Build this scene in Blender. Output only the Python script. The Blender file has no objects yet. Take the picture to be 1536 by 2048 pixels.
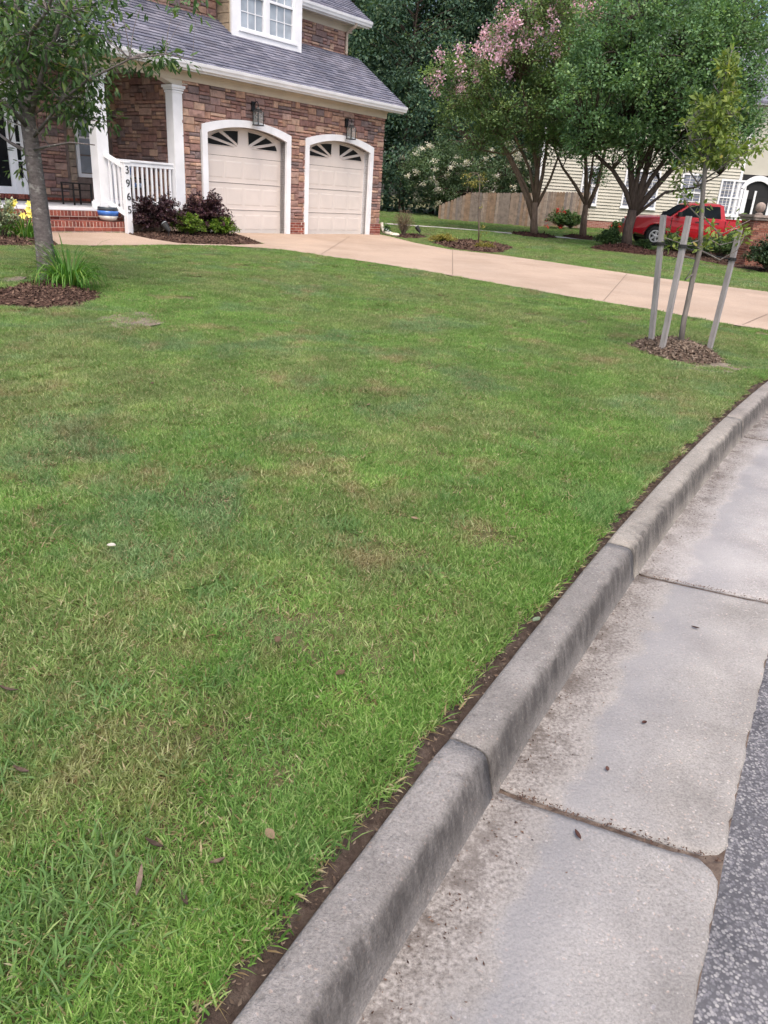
import bpy, bmesh, math, random
import numpy as np
from mathutils import Vector, Matrix, noise
from mathutils.geometry import delaunay_2d_cdt
random.seed(7); RNG = np.random.default_rng(7)
scene = bpy.context.scene
col = scene.collection

# ---------------------------------------------------------------- camera
EYE = 1.6; FPX = 1500.0
TILT, ROLL, AZ = math.radians(22.97), math.radians(3.95), math.radians(36.14)
def _axes(t, r):
    up = np.array([0, -math.cos(t), -math.sin(t)]); fw = np.array([0, -math.sin(t), math.cos(t)]); rt = np.array([1., 0, 0])
    Q = np.array([[math.cos(r), -math.sin(r), 0], [math.sin(r), math.cos(r), 0], [0, 0, 1]])
    return np.stack([Q @ rt, Q @ fw, Q @ up])
RC = _axes(TILT, ROLL)
cam_d = bpy.data.cameras.new('camera'); cam = bpy.data.objects.new('camera', cam_d); col.objects.link(cam)
cam_d.sensor_fit = 'VERTICAL'; cam_d.sensor_height = 36.0; cam_d.lens = 36.0 * FPX / 2048.0
cam_d.clip_start = 0.05; cam_d.clip_end = 2000
M = Matrix.Identity(4)
for i, v in enumerate((RC @ [1, 0, 0], RC @ [0, -1, 0], RC @ [0, 0, -1])):
    for j in range(3): M[j][i] = v[j]
M[0][3], M[1][3], M[2][3] = 0, 0, EYE
cam.matrix_world = M
scene.camera = cam

# ---------------------------------------------------------------- sky, sun, exposure
SUN_EL, SUN_AZ = math.radians(60), math.radians(172)      # azimuth clockwise from +Y: behind the camera, to the right
world = bpy.data.worlds.new('World'); scene.world = world; world.use_nodes = True
nt = world.node_tree; bg = nt.nodes['Background']
sky = nt.nodes.new('ShaderNodeTexSky'); sky.sky_type = 'NISHITA'; sky.sun_disc = False
sky.sun_elevation = SUN_EL; sky.sun_rotation = SUN_AZ; sky.air_density = 1.0; sky.dust_density = 5.0; sky.ozone_density = 0.4
nt.links.new(sky.outputs[0], bg.inputs[0]); bg.inputs[1].default_value = 0.15
sun_d = bpy.data.lights.new('sun', 'SUN'); sun = bpy.data.objects.new('sun', sun_d); col.objects.link(sun)
sun_d.energy = 0.8; sun_d.angle = math.radians(30); sun_d.color = (1.0, 0.93, 0.84)
sd = Vector((math.sin(SUN_AZ) * math.cos(SUN_EL), math.cos(SUN_AZ) * math.cos(SUN_EL), math.sin(SUN_EL)))
sun.rotation_euler = sd.to_track_quat('Z', 'Y').to_euler(); sun.location = (0, 0, 30)
vs = scene.view_settings
scene.display_settings.display_device = 'sRGB'
vs.view_transform = 'Standard'; vs.look = 'None'; vs.gamma = 1; vs.use_curve_mapping = False
vs.exposure = 0.95
scene.cycles.use_denoising = True; scene.cycles.max_bounces = 6; scene.cycles.transparent_max_bounces = 6
scene.cycles.use_adaptive_sampling = True; scene.cycles.adaptive_threshold = 0.02

# ---------------------------------------------------------------- pixel -> place
def ray(x, y): return RC @ np.array([x - 768., y - 1024., FPX])
def onz(x, y, z):
    d = ray(x, y); t = (z - EYE) / d[2]; return np.array([0, 0, EYE]) + t * d
def aty(x, y, Y):
    d = ray(x, y); return np.array([0, 0, EYE]) + Y / d[1] * d
# kerb line fitted through its photographed back edge (top of kerb, z = 0.15)
_kp = np.array([onz(x, y, .15)[:2] for x, y in [(455, 2048), (910, 1470), (1060, 1250), (1210, 1080), (1330, 960), (1440, 840), (1536, 760)]])
_kc = np.polyfit(_kp[:, 1], _kp[:, 0], 2)
_y1 = 7.5; _x1 = np.polyval(_kc, _y1); _m1 = 2 * _kc[0] * _y1 + _kc[1]
_y0 = 0.6; _x0 = np.polyval(_kc, _y0); _m0 = 2 * _kc[0] * _y0 + _kc[1]
def kx(y):
    y = np.asarray(y, float)
    return np.where(y > _y1, _x1 + (y - _y1) * _m1, np.where(y < _y0, _x0 + (y - _y0) * _m0, np.polyval(_kc, y)))
def km(y):
    y = np.asarray(y, float)
    return np.where(y > _y1, _m1, np.where(y < _y0, _m0, 2 * _kc[0] * y + _kc[1]))
def kerb_d(x, y):                                         # distance behind the kerb's back edge
    return (kx(y) - x) / np.sqrt(1 + km(y) ** 2)
def gz(x, y):                                             # height of the ground
    x = np.asarray(x, float); y = np.asarray(y, float)
    d = np.clip(kerb_d(x, y), 0, 24)
    b = .2 * np.clip((y - 33) / 6, 0, 1) * np.clip((x - 6) / 4, 0, 1) + .05 * np.clip((-x - 2.5) / 4, 0, 1) * np.clip((y - 9) / 7, 0, 1)
    return .15 + .02 * d + b
def gnd(x, y):
    z = .25
    for _ in range(40):
        P = onz(x, y, z); z = float(gz(P[0], P[1]))
    return P

# ---------------------------------------------------------------- materials
MATS = {}
def N(nt, t, **kw):
    n = nt.nodes.new(t)
    for k, v in kw.items():
        if k.startswith('i_'):
            key = k[2:]; key = int(key) if key.isdigit() else key.replace('_', ' ')
            n.inputs[key].default_value = v
        else: setattr(n, k, v)
    return n
def newmat(name, rough=.7, spec=.3):
    m = bpy.data.materials.new(name); m.use_nodes = True; t = m.node_tree
    b = t.nodes['Principled BSDF']; b.inputs['Roughness'].default_value = rough
    b.inputs['Specular IOR Level'].default_value = spec
    MATS[name] = m
    return m, t, b
def ramp(t, fac, stops, interp='LINEAR'):
    r = t.nodes.new('ShaderNodeValToRGB'); r.color_ramp.interpolation = interp
    els = r.color_ramp.elements
    while len(els) > 1: els.remove(els[-1])
    els[0].position = stops[0][0]; els[0].color = (*stops[0][1], 1)
    for p, c in stops[1:]:
        e = els.new(p); e.color = (*c, 1)
    t.links.new(fac, r.inputs[0]); return r.outputs[0]
def wpos(t):
    g = t.nodes.new('ShaderNodeNewGeometry'); return g.outputs['Position']
def opos(t):
    g = t.nodes.new('ShaderNodeTexCoord'); return g.outputs['Object']
def noi(t, vec, scale, detail=3, rough=.55, dist=0):
    n = N(t, 'ShaderNodeTexNoise', i_Scale=scale, i_Detail=detail, i_Roughness=rough, i_Distortion=dist)
    t.links.new(vec, n.inputs['Vector']); return n.outputs[0]
def vor(t, vec, scale, out='Distance', feature='F1'):
    n = N(t, 'ShaderNodeTexVoronoi', i_Scale=scale, feature=feature)
    t.links.new(vec, n.inputs['Vector']); return n.outputs[out]
def mix(t, fac, a, b, mode='MIX'):
    n = N(t, 'ShaderNodeMix', data_type='RGBA', blend_type=mode)
    for sock, v in ((n.inputs[0], fac), (n.inputs[6], a), (n.inputs[7], b)):
        if hasattr(v, 'links'): t.links.new(v, sock)
        elif isinstance(v, (int, float)): sock.default_value = v
        else: sock.default_value = (*v, 1)
    return n.outputs[2]
def mth(t, op, a, b=0.0, clamp=False):
    n = N(t, 'ShaderNodeMath', operation=op); n.use_clamp = clamp
    for sock, v in ((n.inputs[0], a), (n.inputs[1], b)):
        if hasattr(v, 'links'): t.links.new(v, sock)
        else: sock.default_value = v
    return n.outputs[0]
def maprange(t, v, a, b, c=0., d=1.):
    n = N(t, 'ShaderNodeMapRange', i_1=a, i_2=b, i_3=c, i_4=d); t.links.new(v, n.inputs[0]); return n.outputs[0]
def bump(t, b, h, strength=.3, dist=.01):
    n = N(t, 'ShaderNodeBump', i_Strength=strength, i_Distance=dist); t.links.new(h, n.inputs['Height']); t.links.new(n.outputs[0], b.inputs['Normal'])
def attr(t, name, out='Fac'):
    n = t.nodes.new('ShaderNodeAttribute'); n.attribute_name = name; return n.outputs[out]

def paint(name, c, rough=.5, var=.06, scale=2.5, spec=.35, metallic=0., bumps=.08):
    m, t, b = newmat(name, rough, spec); p = wpos(t)
    n = noi(t, p, scale, 4)
    lo = tuple(max(0, x * (1 - var * 1.6)) for x in c); hi = tuple(min(1, x * (1 + var)) for x in c)
    t.links.new(ramp(t, n, [(.3, lo), (.7, hi)]), b.inputs['Base Color'])
    b.inputs['Metallic'].default_value = metallic
    if bumps: bump(t, b, noi(t, p, scale * 22, 2), bumps, .004)
    return m
def solid(name, c, rough=.5, spec=.4, metallic=0.):
    m, t, b = newmat(name, rough, spec); b.inputs['Base Color'].default_value = (*c, 1); b.inputs['Metallic'].default_value = metallic
    return m

paint('white_paint', (0.800, 0.810, 0.840), .45)
paint('cream_trim', (0.600, 0.545, 0.460), .5)
paint('cream_door', (0.660, 0.600, 0.560), .5, .03)
paint('tan_metal', (0.520, 0.440, 0.360), .45)
paint('mortar', (0.220, 0.170, 0.150), .95, .2, 9)
paint('brick_mortar', (0.600, 0.470, 0.400), .95, .15, 12)
paint('black_metal', (0.015, 0.015, 0.017), .4)
paint('dark_frame', (0.020, 0.018, 0.018), .5)
paint('porch_ceiling', (0.600, 0.560, 0.500), .6)
paint('dark_interior', (0.020, 0.020, 0.022), .8)
solid('chrome', (0.600, 0.600, 0.620), .18, .5, 1.0)
paint('rim_silver', (0.480, 0.480, 0.490), .35, .05); solid('rubber', (0.012, 0.012, 0.013), .75)
solid('plastic_dark', (0.020, 0.020, 0.020), .5)
solid('lens_grey', (0.450, 0.500, 0.520), .25)
def glass(name, c, rough=.06, coat=.6):
    m, t, b = newmat(name, rough, .6); p = wpos(t)
    t.links.new(ramp(t, noi(t, p, 1.3, 3), [(.35, tuple(x * .7 for x in c)), (.65, tuple(min(1, x * 1.3) for x in c))]), b.inputs['Base Color'])
    b.inputs['Coat Weight'].default_value = coat; b.inputs['Coat Roughness'].default_value = .03; b.inputs['Specular IOR Level'].default_value = coat
glass('glass_dark', (0.010, 0.011, 0.013), .12, .12); glass('glass_pale', (0.330, 0.370, 0.420)); glass('glass_mid', (0.160, 0.180, 0.240)); glass('glass_lamp', (0.250, 0.270, 0.270), .1)  # pale glass: sky reflection and curtains of the dormer put into its colour
glass('glass_truck', (.012, .016, .02), .3, .0); MATS['glass_truck'].node_tree.nodes['Principled BSDF'].inputs['IOR'].default_value = 1.08

# red paint of the pickup
m, t, b = newmat('red_paint', .35, .25); b.inputs['Base Color'].default_value = (.37, .003, .013, 1); b.inputs['Coat Weight'].default_value = .35; b.inputs['Coat Roughness'].default_value = .06

# stone / brick: colour from the object's own colour, or from a stored attribute on joined pieces
def masonry(name, src, grain, bstr):
    m, t, b = newmat(name, .9, .15); p = wpos(t)
    if src == 'object':
        c = t.nodes.new('ShaderNodeObjectInfo').outputs['Color']
    else: c = attr(t, 'col', 'Color')
    n = noi(t, p, grain, 5, .65)
    c2 = mix(t, 1.0, c, ramp(t, n, [(.25, (0.550, 0.550, 0.560)), (.5, (0.950, 0.950, 0.950)), (.78, (1.35, 1.3, 1.25))]), 'MULTIPLY')
    t.links.new(c2, b.inputs['Base Color'])
    bump(t, b, noi(t, p, grain * 2.2, 5, .7), bstr, .02)
masonry('stone_piece', 'object', 9, .55); masonry('stone_joined', 'attr', 9, .55)
masonry('brick_piece', 'object', 22, .3); masonry('brick_joined', 'attr', 22, .3)
masonry('wood_piece', 'object', 5, .2)

# shingles
m, t, b = newmat('shingle', .9, .2); p = wpos(t)
c = attr(t, 'col', 'Color'); n = noi(t, p, 60, 3, .7); n2 = noi(t, p, .6, 3)
c2 = mix(t, 1.0, c, ramp(t, n, [(.3, (0.700, 0.700, 0.720)), (.7, (1.3, 1.3, 1.3))]), 'MULTIPLY')
t.links.new(mix(t, 1.0, c2, ramp(t, n2, [(.3, (0.820, 0.820, 0.840)), (.7, (1.15, 1.13, 1.12))]), 'MULTIPLY'), b.inputs['Base Color']); bump(t, b, n, .4, .004)

# concrete of kerb and gutter
def concrete(name, gutter):
    m, t, b = newmat(name, .88, .25); p = wpos(t)
    oc = t.nodes.new('ShaderNodeObjectInfo').outputs['Color']
    base = ramp(t, noi(t, p, 3.2, 5, .6), [(.3, (0.205, 0.195, 0.188)), (.5, (0.265, 0.254, 0.246)), (.72, (0.325, 0.313, 0.303))])
    fine = noi(t, p, 150, 3, .7)
    base = mix(t, 1.0, base, ramp(t, fine, [(.25, (0.600, 0.590, 0.580)), (.5, (1, 1, 1)), (.75, (1.32, 1.32, 1.31))]), 'MULTIPLY')
    # exposed pebbles
    vc = N(t, 'ShaderNodeTexVoronoi', i_Scale=70.); t.links.new(p, vc.inputs['Vector'])
    peb = mth(t, 'MULTIPLY', mth(t, 'LESS_THAN', vc.outputs['Distance'], .30), maprange(t, vc.outputs['Color'], .42, .55) if False else mth(t, 'GREATER_THAN', noi(t, p, 26, 2), .52))
    pc = ramp(t, noi(t, p, 70, 0), [(.3, (.22, .20, .19)), (.45, (.42, .33, .28)), (.55, (.46, .445, .425)), (.7, (.27, .26, .28))])
    base = mix(t, mth(t, 'MULTIPLY', peb, .65), base, pc)
    base = mix(t, 1.0, base, oc, 'MULTIPLY')
    u = attr(t, 'u')
    if gutter:
        w = mth(t, 'ADD', u, mth(t, 'MULTIPLY', mth(t, 'SUBTRACT', noi(t, p, 2.6, 4, .6), .5), .36))
        sand = maprange(t, w, .35, .27)                      # wash of sand along the foot of the kerb
        sc = ramp(t, noi(t, p, 90, 3, .7), [(.32, (.10, .09, .083)), (.47, (.232, .212, .198)), (.68, (.375, .352, .335))])
        base = mix(t, mth(t, 'MULTIPLY', sand, .85), base, sc)
        grit = mth(t, 'MULTIPLY', maprange(t, w, .30, .17), maprange(t, noi(t, p, 8, 6, .8), .45, .56))
        base = mix(t, mth(t, 'MULTIPLY', grit, .75), base, (0.085, 0.070, 0.062))
        damp = mth(t, 'MULTIPLY', maprange(t, w, .33, .37), maprange(t, w, .62, .40))   # silt film, bluish grey
        base = mix(t, mth(t, 'MULTIPLY', damp, .55), base, (0.215, 0.215, 0.228))
        pale = maprange(t, noi(t, p, .9, 3), .52, .68)
        base = mix(t, mth(t, 'MULTIPLY', pale, .35), base, (0.460, 0.440, 0.430))
        bump(t, b, mth(t, 'ADD', fine, mth(t, 'MULTIPLY', vc.outputs['Distance'], .8)), .5, .004)
    else:
        w = mth(t, 'ADD', u, mth(t, 'MULTIPLY', mth(t, 'SUBTRACT', noi(t, p, 4.5, 5, .65), .5), .9))
        dirt = mth(t, 'MULTIPLY', maprange(t, w, .12, .42), maprange(t, w, 1.35, .75))   # black algae stain along the face
        mpz = N(t, 'ShaderNodeMapping'); mpz.inputs['Scale'].default_value = (1, 1, .18); t.links.new(p, mpz.inputs[0])
        dirt = mth(t, 'MULTIPLY', dirt, maprange(t, noi(t, mpz.outputs[0], 26, 5, .75), .30, .58, .35, 1.0))      # streaked, patchy
        base = mix(t, mth(t, 'MULTIPLY', dirt, .86), base, (0.060, 0.056, 0.055))
        base = mix(t, 1.0, base, (.88, .86, .85), 'MULTIPLY')
        base = mix(t, mth(t, 'MULTIPLY', maprange(t, noi(t, p, 38, 4, .7), .58, .68), .5), base, (.09, .085, .08))     # pits
        bump(t, b, mth(t, 'ADD', fine, mth(t, 'MULTIPLY', noi(t, p, 34, 4, .7), 2.0)), .7, .006)
    t.links.new(base, b.inputs['Base Color'])
concrete('kerb_concrete', False); concrete('gutter_concrete', True)

m, t, b = newmat('asphalt', .95, .08); p = wpos(t)
vc = N(t, 'ShaderNodeTexVoronoi', i_Scale=125.); t.links.new(p, vc.inputs['Vector'])
wn = N(t, 'ShaderNodeSeparateColor'); t.links.new(vc.outputs['Color'], wn.inputs[0])
c = ramp(t, wn.outputs[0], [(0, (.095, .093, .10)), (.35, (.17, .167, .18)), (.65, (.225, .22, .228)), (.88, (.29, .283, .28)), (1, (.34, .33, .32))])
c = mix(t, maprange(t, vc.outputs['Distance'], .42, .68), c, (.10, .10, .108))
c = mix(t, 1.0, c, ramp(t, noi(t, p, 5, 5, .65), [(.3, (.72, .72, .74)), (.7, (1.25, 1.23, 1.22))]), 'MULTIPLY')
c = mix(t, maprange(t, noi(t, p, 28, 3), .58, .72), c, (.12, .119, .126))
t.links.new(c, b.inputs['Base Color']); bump(t, b, vc.outputs['Distance'], -.9, .008)

m, t, b = newmat('aggregate_paving', .9, .2); p = wpos(t)
fine = noi(t, p, 120, 3, .75)
c = ramp(t, fine, [(.3, (0.290, 0.210, 0.155)), (.5, (0.430, 0.325, 0.250)), (.72, (0.550, 0.455, 0.380))])
c = mix(t, 1.0, c, ramp(t, noi(t, p, .7, 5, .6), [(.3, (0.820, 0.800, 0.780)), (.55, (1.0, 1.0, 1.0)), (.75, (1.12, 1.10, 1.08))]), 'MULTIPLY')
c = mix(t, mth(t, 'MULTIPLY', maprange(t, noi(t, p, 1.7, 5, .7), .58, .72), .25), c, (0.300, 0.240, 0.190))
c = mix(t, mth(t, 'MULTIPLY', maprange(t, noi(t, p, .35, 6, .7, 1.2), .52, .66), .28), c, (.33, .27, .22))
c = mix(t, mth(t, 'MULTIPLY', maprange(t, noi(t, p, 9, 5, .75), .60, .70), .3), c, (.24, .19, .15))
t.links.new(c, b.inputs['Base Color']); bump(t, b, fine, .5, .004)
m, t, b = newmat('pale_paving', .9, .2); p = wpos(t)
t.links.new(ramp(t, noi(t, p, 3, 4), [(.3, (0.420, 0.400, 0.360)), (.7, (0.550, 0.520, 0.470))]), b.inputs['Base Color'])

# soil under the grass
m, t, b = newmat('soil', .95, .1); p = wpos(t)
c = ramp(t, noi(t, p, 9, 6, .7), [(.3, (0.055, 0.042, 0.030)), (.5, (0.100, 0.085, 0.050)), (.7, (0.170, 0.140, 0.095))])
c = mix(t, maprange(t, noi(t, p, 1.3, 4), .35, .6), c, ramp(t, noi(t, p, 30, 4), [(.3, (0.100, 0.120, 0.045)), (.7, (0.200, 0.190, 0.090))]))
c = mix(t, attr(t, 'edge'), c, ramp(t, noi(t, p, 25, 5, .7), [(.3, (0.045, 0.032, 0.028)), (.55, (0.085, 0.064, 0.055)), (.75, (0.160, 0.130, 0.110))]))
t.links.new(c, b.inputs['Base Color']); bump(t, b, noi(t, p, 45, 5, .7), .8, .02)
m, t, b = newmat('bare_earth', .95, .1); p = wpos(t)
c = ramp(t, noi(t, p, 16, 6, .7), [(.3, (0.130, 0.100, 0.075)), (.5, (0.210, 0.175, 0.135)), (.72, (0.330, 0.290, 0.235))])
t.links.new(c, b.inputs['Base Color']); bump(t, b, noi(t, p, 60, 5, .7), .9, .015)
m, t, b = newmat('bare_soil', .95, .1); p = wpos(t)
c = ramp(t, noi(t, p, 14, 6, .7), [(.3, (0.075, 0.052, 0.042)), (.5, (0.140, 0.105, 0.085)), (.72, (0.270, 0.220, 0.180))])
t.links.new(c, b.inputs['Base Color']); bump(t, b, noi(t, p, 60, 5, .7), .9, .015)

# mulch
def mulchmat(name, cs):
    m, t, b = newmat(name, .95, .1)
    c = ramp(t, attr(t, 'rnd'), [(i / (len(cs) - 1), x) for i, x in enumerate(cs)])
    c = mix(t, 1.0, c, ramp(t, noi(t, wpos(t), 60, 3), [(.3, (0.600, 0.600, 0.600)), (.7, (1.3, 1.3, 1.3))]), 'MULTIPLY')
    t.links.new(c, b.inputs['Base Color'])
mulchmat('mulch_brown', [(0.040, 0.023, 0.019), (0.079, 0.047, 0.036), (0.122, 0.076, 0.058), (0.173, 0.115, 0.086)])
mulchmat('mulch_grey', [(0.065, 0.047, 0.036), (0.122, 0.086, 0.065), (0.187, 0.144, 0.112), (0.245, 0.194, 0.151)])
mulchmat('mulch_red', [(0.043, 0.022, 0.019), (0.072, 0.036, 0.030), (0.101, 0.052, 0.043)])

# bark
def bark(name, a, c_, scale=6, spots=None):
    m, t, b = newmat(name, .9, .15); p = opos(t)
    mp = N(t, 'ShaderNodeMapping'); mp.inputs['Scale'].default_value = (1, 1, .25 if spots is None else 1.8); t.links.new(p, mp.inputs[0])
    n = noi(t, mp.outputs[0], scale * 3, 5, .7)
    c = ramp(t, n, [(.3, a), (.7, c_)])
    if spots: c = mix(t, maprange(t, noi(t, mp.outputs[0], scale * 1.6, 4, .6), .56, .66), c, spots)
    t.links.new(c, b.inputs['Base Color']); bump(t, b, n, .6, .02)
bark('bark_grey', (0.085, 0.070, 0.070), (0.200, 0.175, 0.170), 5, (0.330, 0.310, 0.290))
bark('bark_tan', (0.120, 0.080, 0.060), (0.270, 0.200, 0.155)); bark('bark_brown', (0.055, 0.040, 0.035), (0.130, 0.100, 0.085)); bark('bark_pale', (0.250, 0.230, 0.210), (0.420, 0.400, 0.370))
bark('stake_wood', (0.230, 0.215, 0.210), (0.360, 0.340, 0.335), 4); bark('bark_sapling', (0.130, 0.115, 0.105), (0.270, 0.245, 0.225)); bark('twig', (0.100, 0.075, 0.060), (0.200, 0.160, 0.130))

# leaves
def leafmat(name, stops, trans=.3, rough=.5, wscale=.8, wamp=.35, spec=.3):
    m, t, b = newmat(name, rough, spec)
    c = ramp(t, attr(t, 'rnd'), stops)
    n = noi(t, wpos(t), wscale, 3)
    c = mix(t, 1.0, c, ramp(t, n, [(.3, (1 - wamp,) * 3), (.7, (1 + wamp,) * 3)]), 'MULTIPLY')
    t.links.new(c, b.inputs['Base Color'])
    if trans:
        tr = t.nodes.new('ShaderNodeBsdfTranslucent'); t.links.new(mix(t, 1.0, c, (1.5, 1.5, .7), 'MULTIPLY'), tr.inputs[0])
        ms = N(t, 'ShaderNodeMixShader', i_0=trans); t.links.new(b.outputs[0], ms.inputs[1]); t.links.new(tr.outputs[0], ms.inputs[2])
        t.links.new(ms.outputs[0], t.nodes['Material Output'].inputs[0])
G1 = [(0, (0.022, 0.055, 0.022)), (.5, (0.045, 0.100, 0.035)), (.85, (0.075, 0.135, 0.045)), (1, (0.140, 0.180, 0.060))]
leafmat('leaf_tree', [(0, (0.065, 0.134, 0.068)), (.5, (0.126, 0.233, 0.105)), (.85, (0.211, 0.335, 0.144)), (1, (0.341, 0.466, 0.203))])
leafmat('leaf_myrtle', [(0, (0.067, 0.122, 0.056)), (.5, (0.131, 0.216, 0.086)), (.85, (0.224, 0.312, 0.118)), (1, (0.344, 0.397, 0.156))])
leafmat('leaf_front', [(0, (0.034, 0.072, 0.034)), (.45, (0.068, 0.130, 0.052)), (.8, (0.124, 0.195, 0.072)), (.92, (0.221, 0.273, 0.091)), (1, (0.260, 0.143, 0.091))], .35)
leafmat('leaf_sapling', [(0, (0.085, 0.134, 0.035)), (.5, (0.145, 0.207, 0.050)), (.9, (0.230, 0.280, 0.070)), (.97, (0.270, 0.224, 0.060)), (1, (0.330, 0.134, 0.050))], .35)
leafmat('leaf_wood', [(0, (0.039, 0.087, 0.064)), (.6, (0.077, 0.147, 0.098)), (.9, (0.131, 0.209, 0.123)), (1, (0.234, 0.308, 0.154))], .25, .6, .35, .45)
leafmat('leaf_white_myrtle', [(0, (0.055, 0.102, 0.057)), (.6, (0.110, 0.174, 0.092)), (1, (0.209, 0.282, 0.161))])
leafmat('leaf_purple', [(0, (0.027, 0.013, 0.020)), (.5, (0.056, 0.025, 0.037)), (.9, (0.106, 0.053, 0.062)), (1, (0.150, 0.100, 0.075))], .2)
leafmat('leaf_bright', [(0, (0.060, 0.130, 0.015)), (.5, (0.120, 0.220, 0.025)), (1, (0.240, 0.330, 0.050))], .3)
leafmat('leaf_box', [(0, (0.019, 0.046, 0.023)), (.6, (0.039, 0.078, 0.036)), (1, (0.078, 0.117, 0.052))], .2)
leafmat('leaf_shrub', [(0, (0.039, 0.084, 0.033)), (.6, (0.083, 0.150, 0.055)), (1, (0.154, 0.234, 0.088))], .25)
leafmat('leaf_lily', [(0, (0.040, 0.120, 0.018)), (.6, (0.080, 0.200, 0.030)), (.9, (0.160, 0.280, 0.060)), (1, (0.340, 0.340, 0.120))], .35)
leafmat('leaf_variegated', [(0, (0.120, 0.200, 0.110)), (.5, (0.300, 0.360, 0.240)), (1, (0.550, 0.550, 0.420))], .2)
leafmat('leaf_dry', [(0, (0.110, 0.070, 0.040)), (.5, (0.190, 0.130, 0.080)), (1, (0.280, 0.200, 0.130))], .2)
leafmat('leaf_amber', [(0, (0.120, 0.140, 0.030)), (.6, (0.240, 0.220, 0.050)), (1, (0.340, 0.260, 0.070))], .3)
leafmat('petal_pink', [(0, (0.500, 0.270, 0.400)), (1, (0.720, 0.520, 0.640))], .3)
leafmat('petal_white', [(0, (0.550, 0.520, 0.480)), (1, (0.750, 0.720, 0.660))], .3)
leafmat('petal_yellow', [(0, (0.750, 0.550, 0.050)), (1, (0.850, 0.760, 0.220))], .3)
leafmat('petal_red', [(0, (0.450, 0.020, 0.020)), (1, (0.680, 0.040, 0.040))], .2)

# grass blades: colour shifts from place to place over the lawn
m, t, b = newmat('grass_blade', .55, .25); p = wpos(t)
r = attr(t, 'rnd')
green = ramp(t, r, [(0, (0.085, 0.165, 0.040)), (.45, (0.160, 0.275, 0.072)), (.8, (0.240, 0.345, 0.110)), (1, (0.370, 0.430, 0.200))])
olive = ramp(t, r, [(0, (0.130, 0.165, 0.065)), (.45, (0.220, 0.255, 0.110)), (.8, (0.320, 0.335, 0.165)), (1, (0.460, 0.440, 0.280))])
blue = ramp(t, r, [(0, (0.085, 0.150, 0.065)), (.5, (0.165, 0.250, 0.125)), (1, (0.300, 0.385, 0.220))])
straw = ramp(t, r, [(0, (0.190, 0.125, 0.070)), (.5, (0.330, 0.250, 0.150)), (1, (0.520, 0.440, 0.310))])
lush = ramp(t, r, [(0, (0.070, 0.170, 0.025)), (.45, (0.135, 0.285, 0.045)), (.8, (0.210, 0.360, 0.075)), (1, (0.330, 0.430, 0.150))])
sx = N(t, 'ShaderNodeSeparateXYZ'); t.links.new(p, sx.inputs[0]); yv = sx.outputs[1]
dk = mth(t, 'SUBTRACT', mth(t, 'ADD', mth(t, 'MULTIPLY', mth(t, 'MULTIPLY', yv, yv), float(_kc[0])), mth(t, 'ADD', mth(t, 'MULTIPLY', yv, float(_kc[1])), float(_kc[2]))), sx.outputs[0])
dk = mth(t, 'ADD', dk, mth(t, 'MULTIPLY', mth(t, 'SUBTRACT', noi(t, p, 2.2, 4), .5), 1.1))
edge_f = mth(t, 'MULTIPLY', maprange(t, dk, .95, .45), maprange(t, yv, 5.5, 3.8))     # watered strip along the kerb stays greener
c = mix(t, mth(t, 'MULTIPLY', maprange(t, noi(t, p, .55, 4, .6), .44, .62), .75), green, olive)
c = mix(t, mth(t, 'MULTIPLY', maprange(t, noi(t, p, .9, 4, .6, .6), .53, .62), .7), c, blue)
c = mix(t, mth(t, 'MULTIPLY', maprange(t, noi(t, p, 1.7, 5, .65), .55, .68), .75), c, straw)
c = mix(t, mth(t, 'MULTIPLY', maprange(t, noi(t, p, 7, 4, .6), .58, .70), .45), c, straw)
c = mix(t, 1.0, c, ramp(t, noi(t, p, 2.6, 4, .65), [(.32, (0.720, 0.740, 0.720)), (.55, (1, 1, 1)), (.72, (1.28, 1.24, 1.2))]), 'MULTIPLY')
c = mix(t, mth(t, 'MULTIPLY', edge_f, .4), c, lush)
c = mix(t, attr(t, 'dead'), c, straw)
c = mix(t, attr(t, 'weed'), c, (0.140, 0.235, 0.090))
c = mix(t, 1.0, c, (1.16, 1.21, 1.18), 'MULTIPLY')
t.links.new(c, b.inputs['Base Color'])
tr = t.nodes.new('ShaderNodeBsdfTranslucent'); t.links.new(mix(t, 1.0, c, (1.3, 1.35, .9), 'MULTIPLY'), tr.inputs[0])
ms = N(t, 'ShaderNodeMixShader', i_0=.42); t.links.new(b.outputs[0], ms.inputs[1]); t.links.new(tr.outputs[0], ms.inputs[2])
t.links.new(ms.outputs[0], t.nodes['Material Output'].inputs[0])

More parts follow.
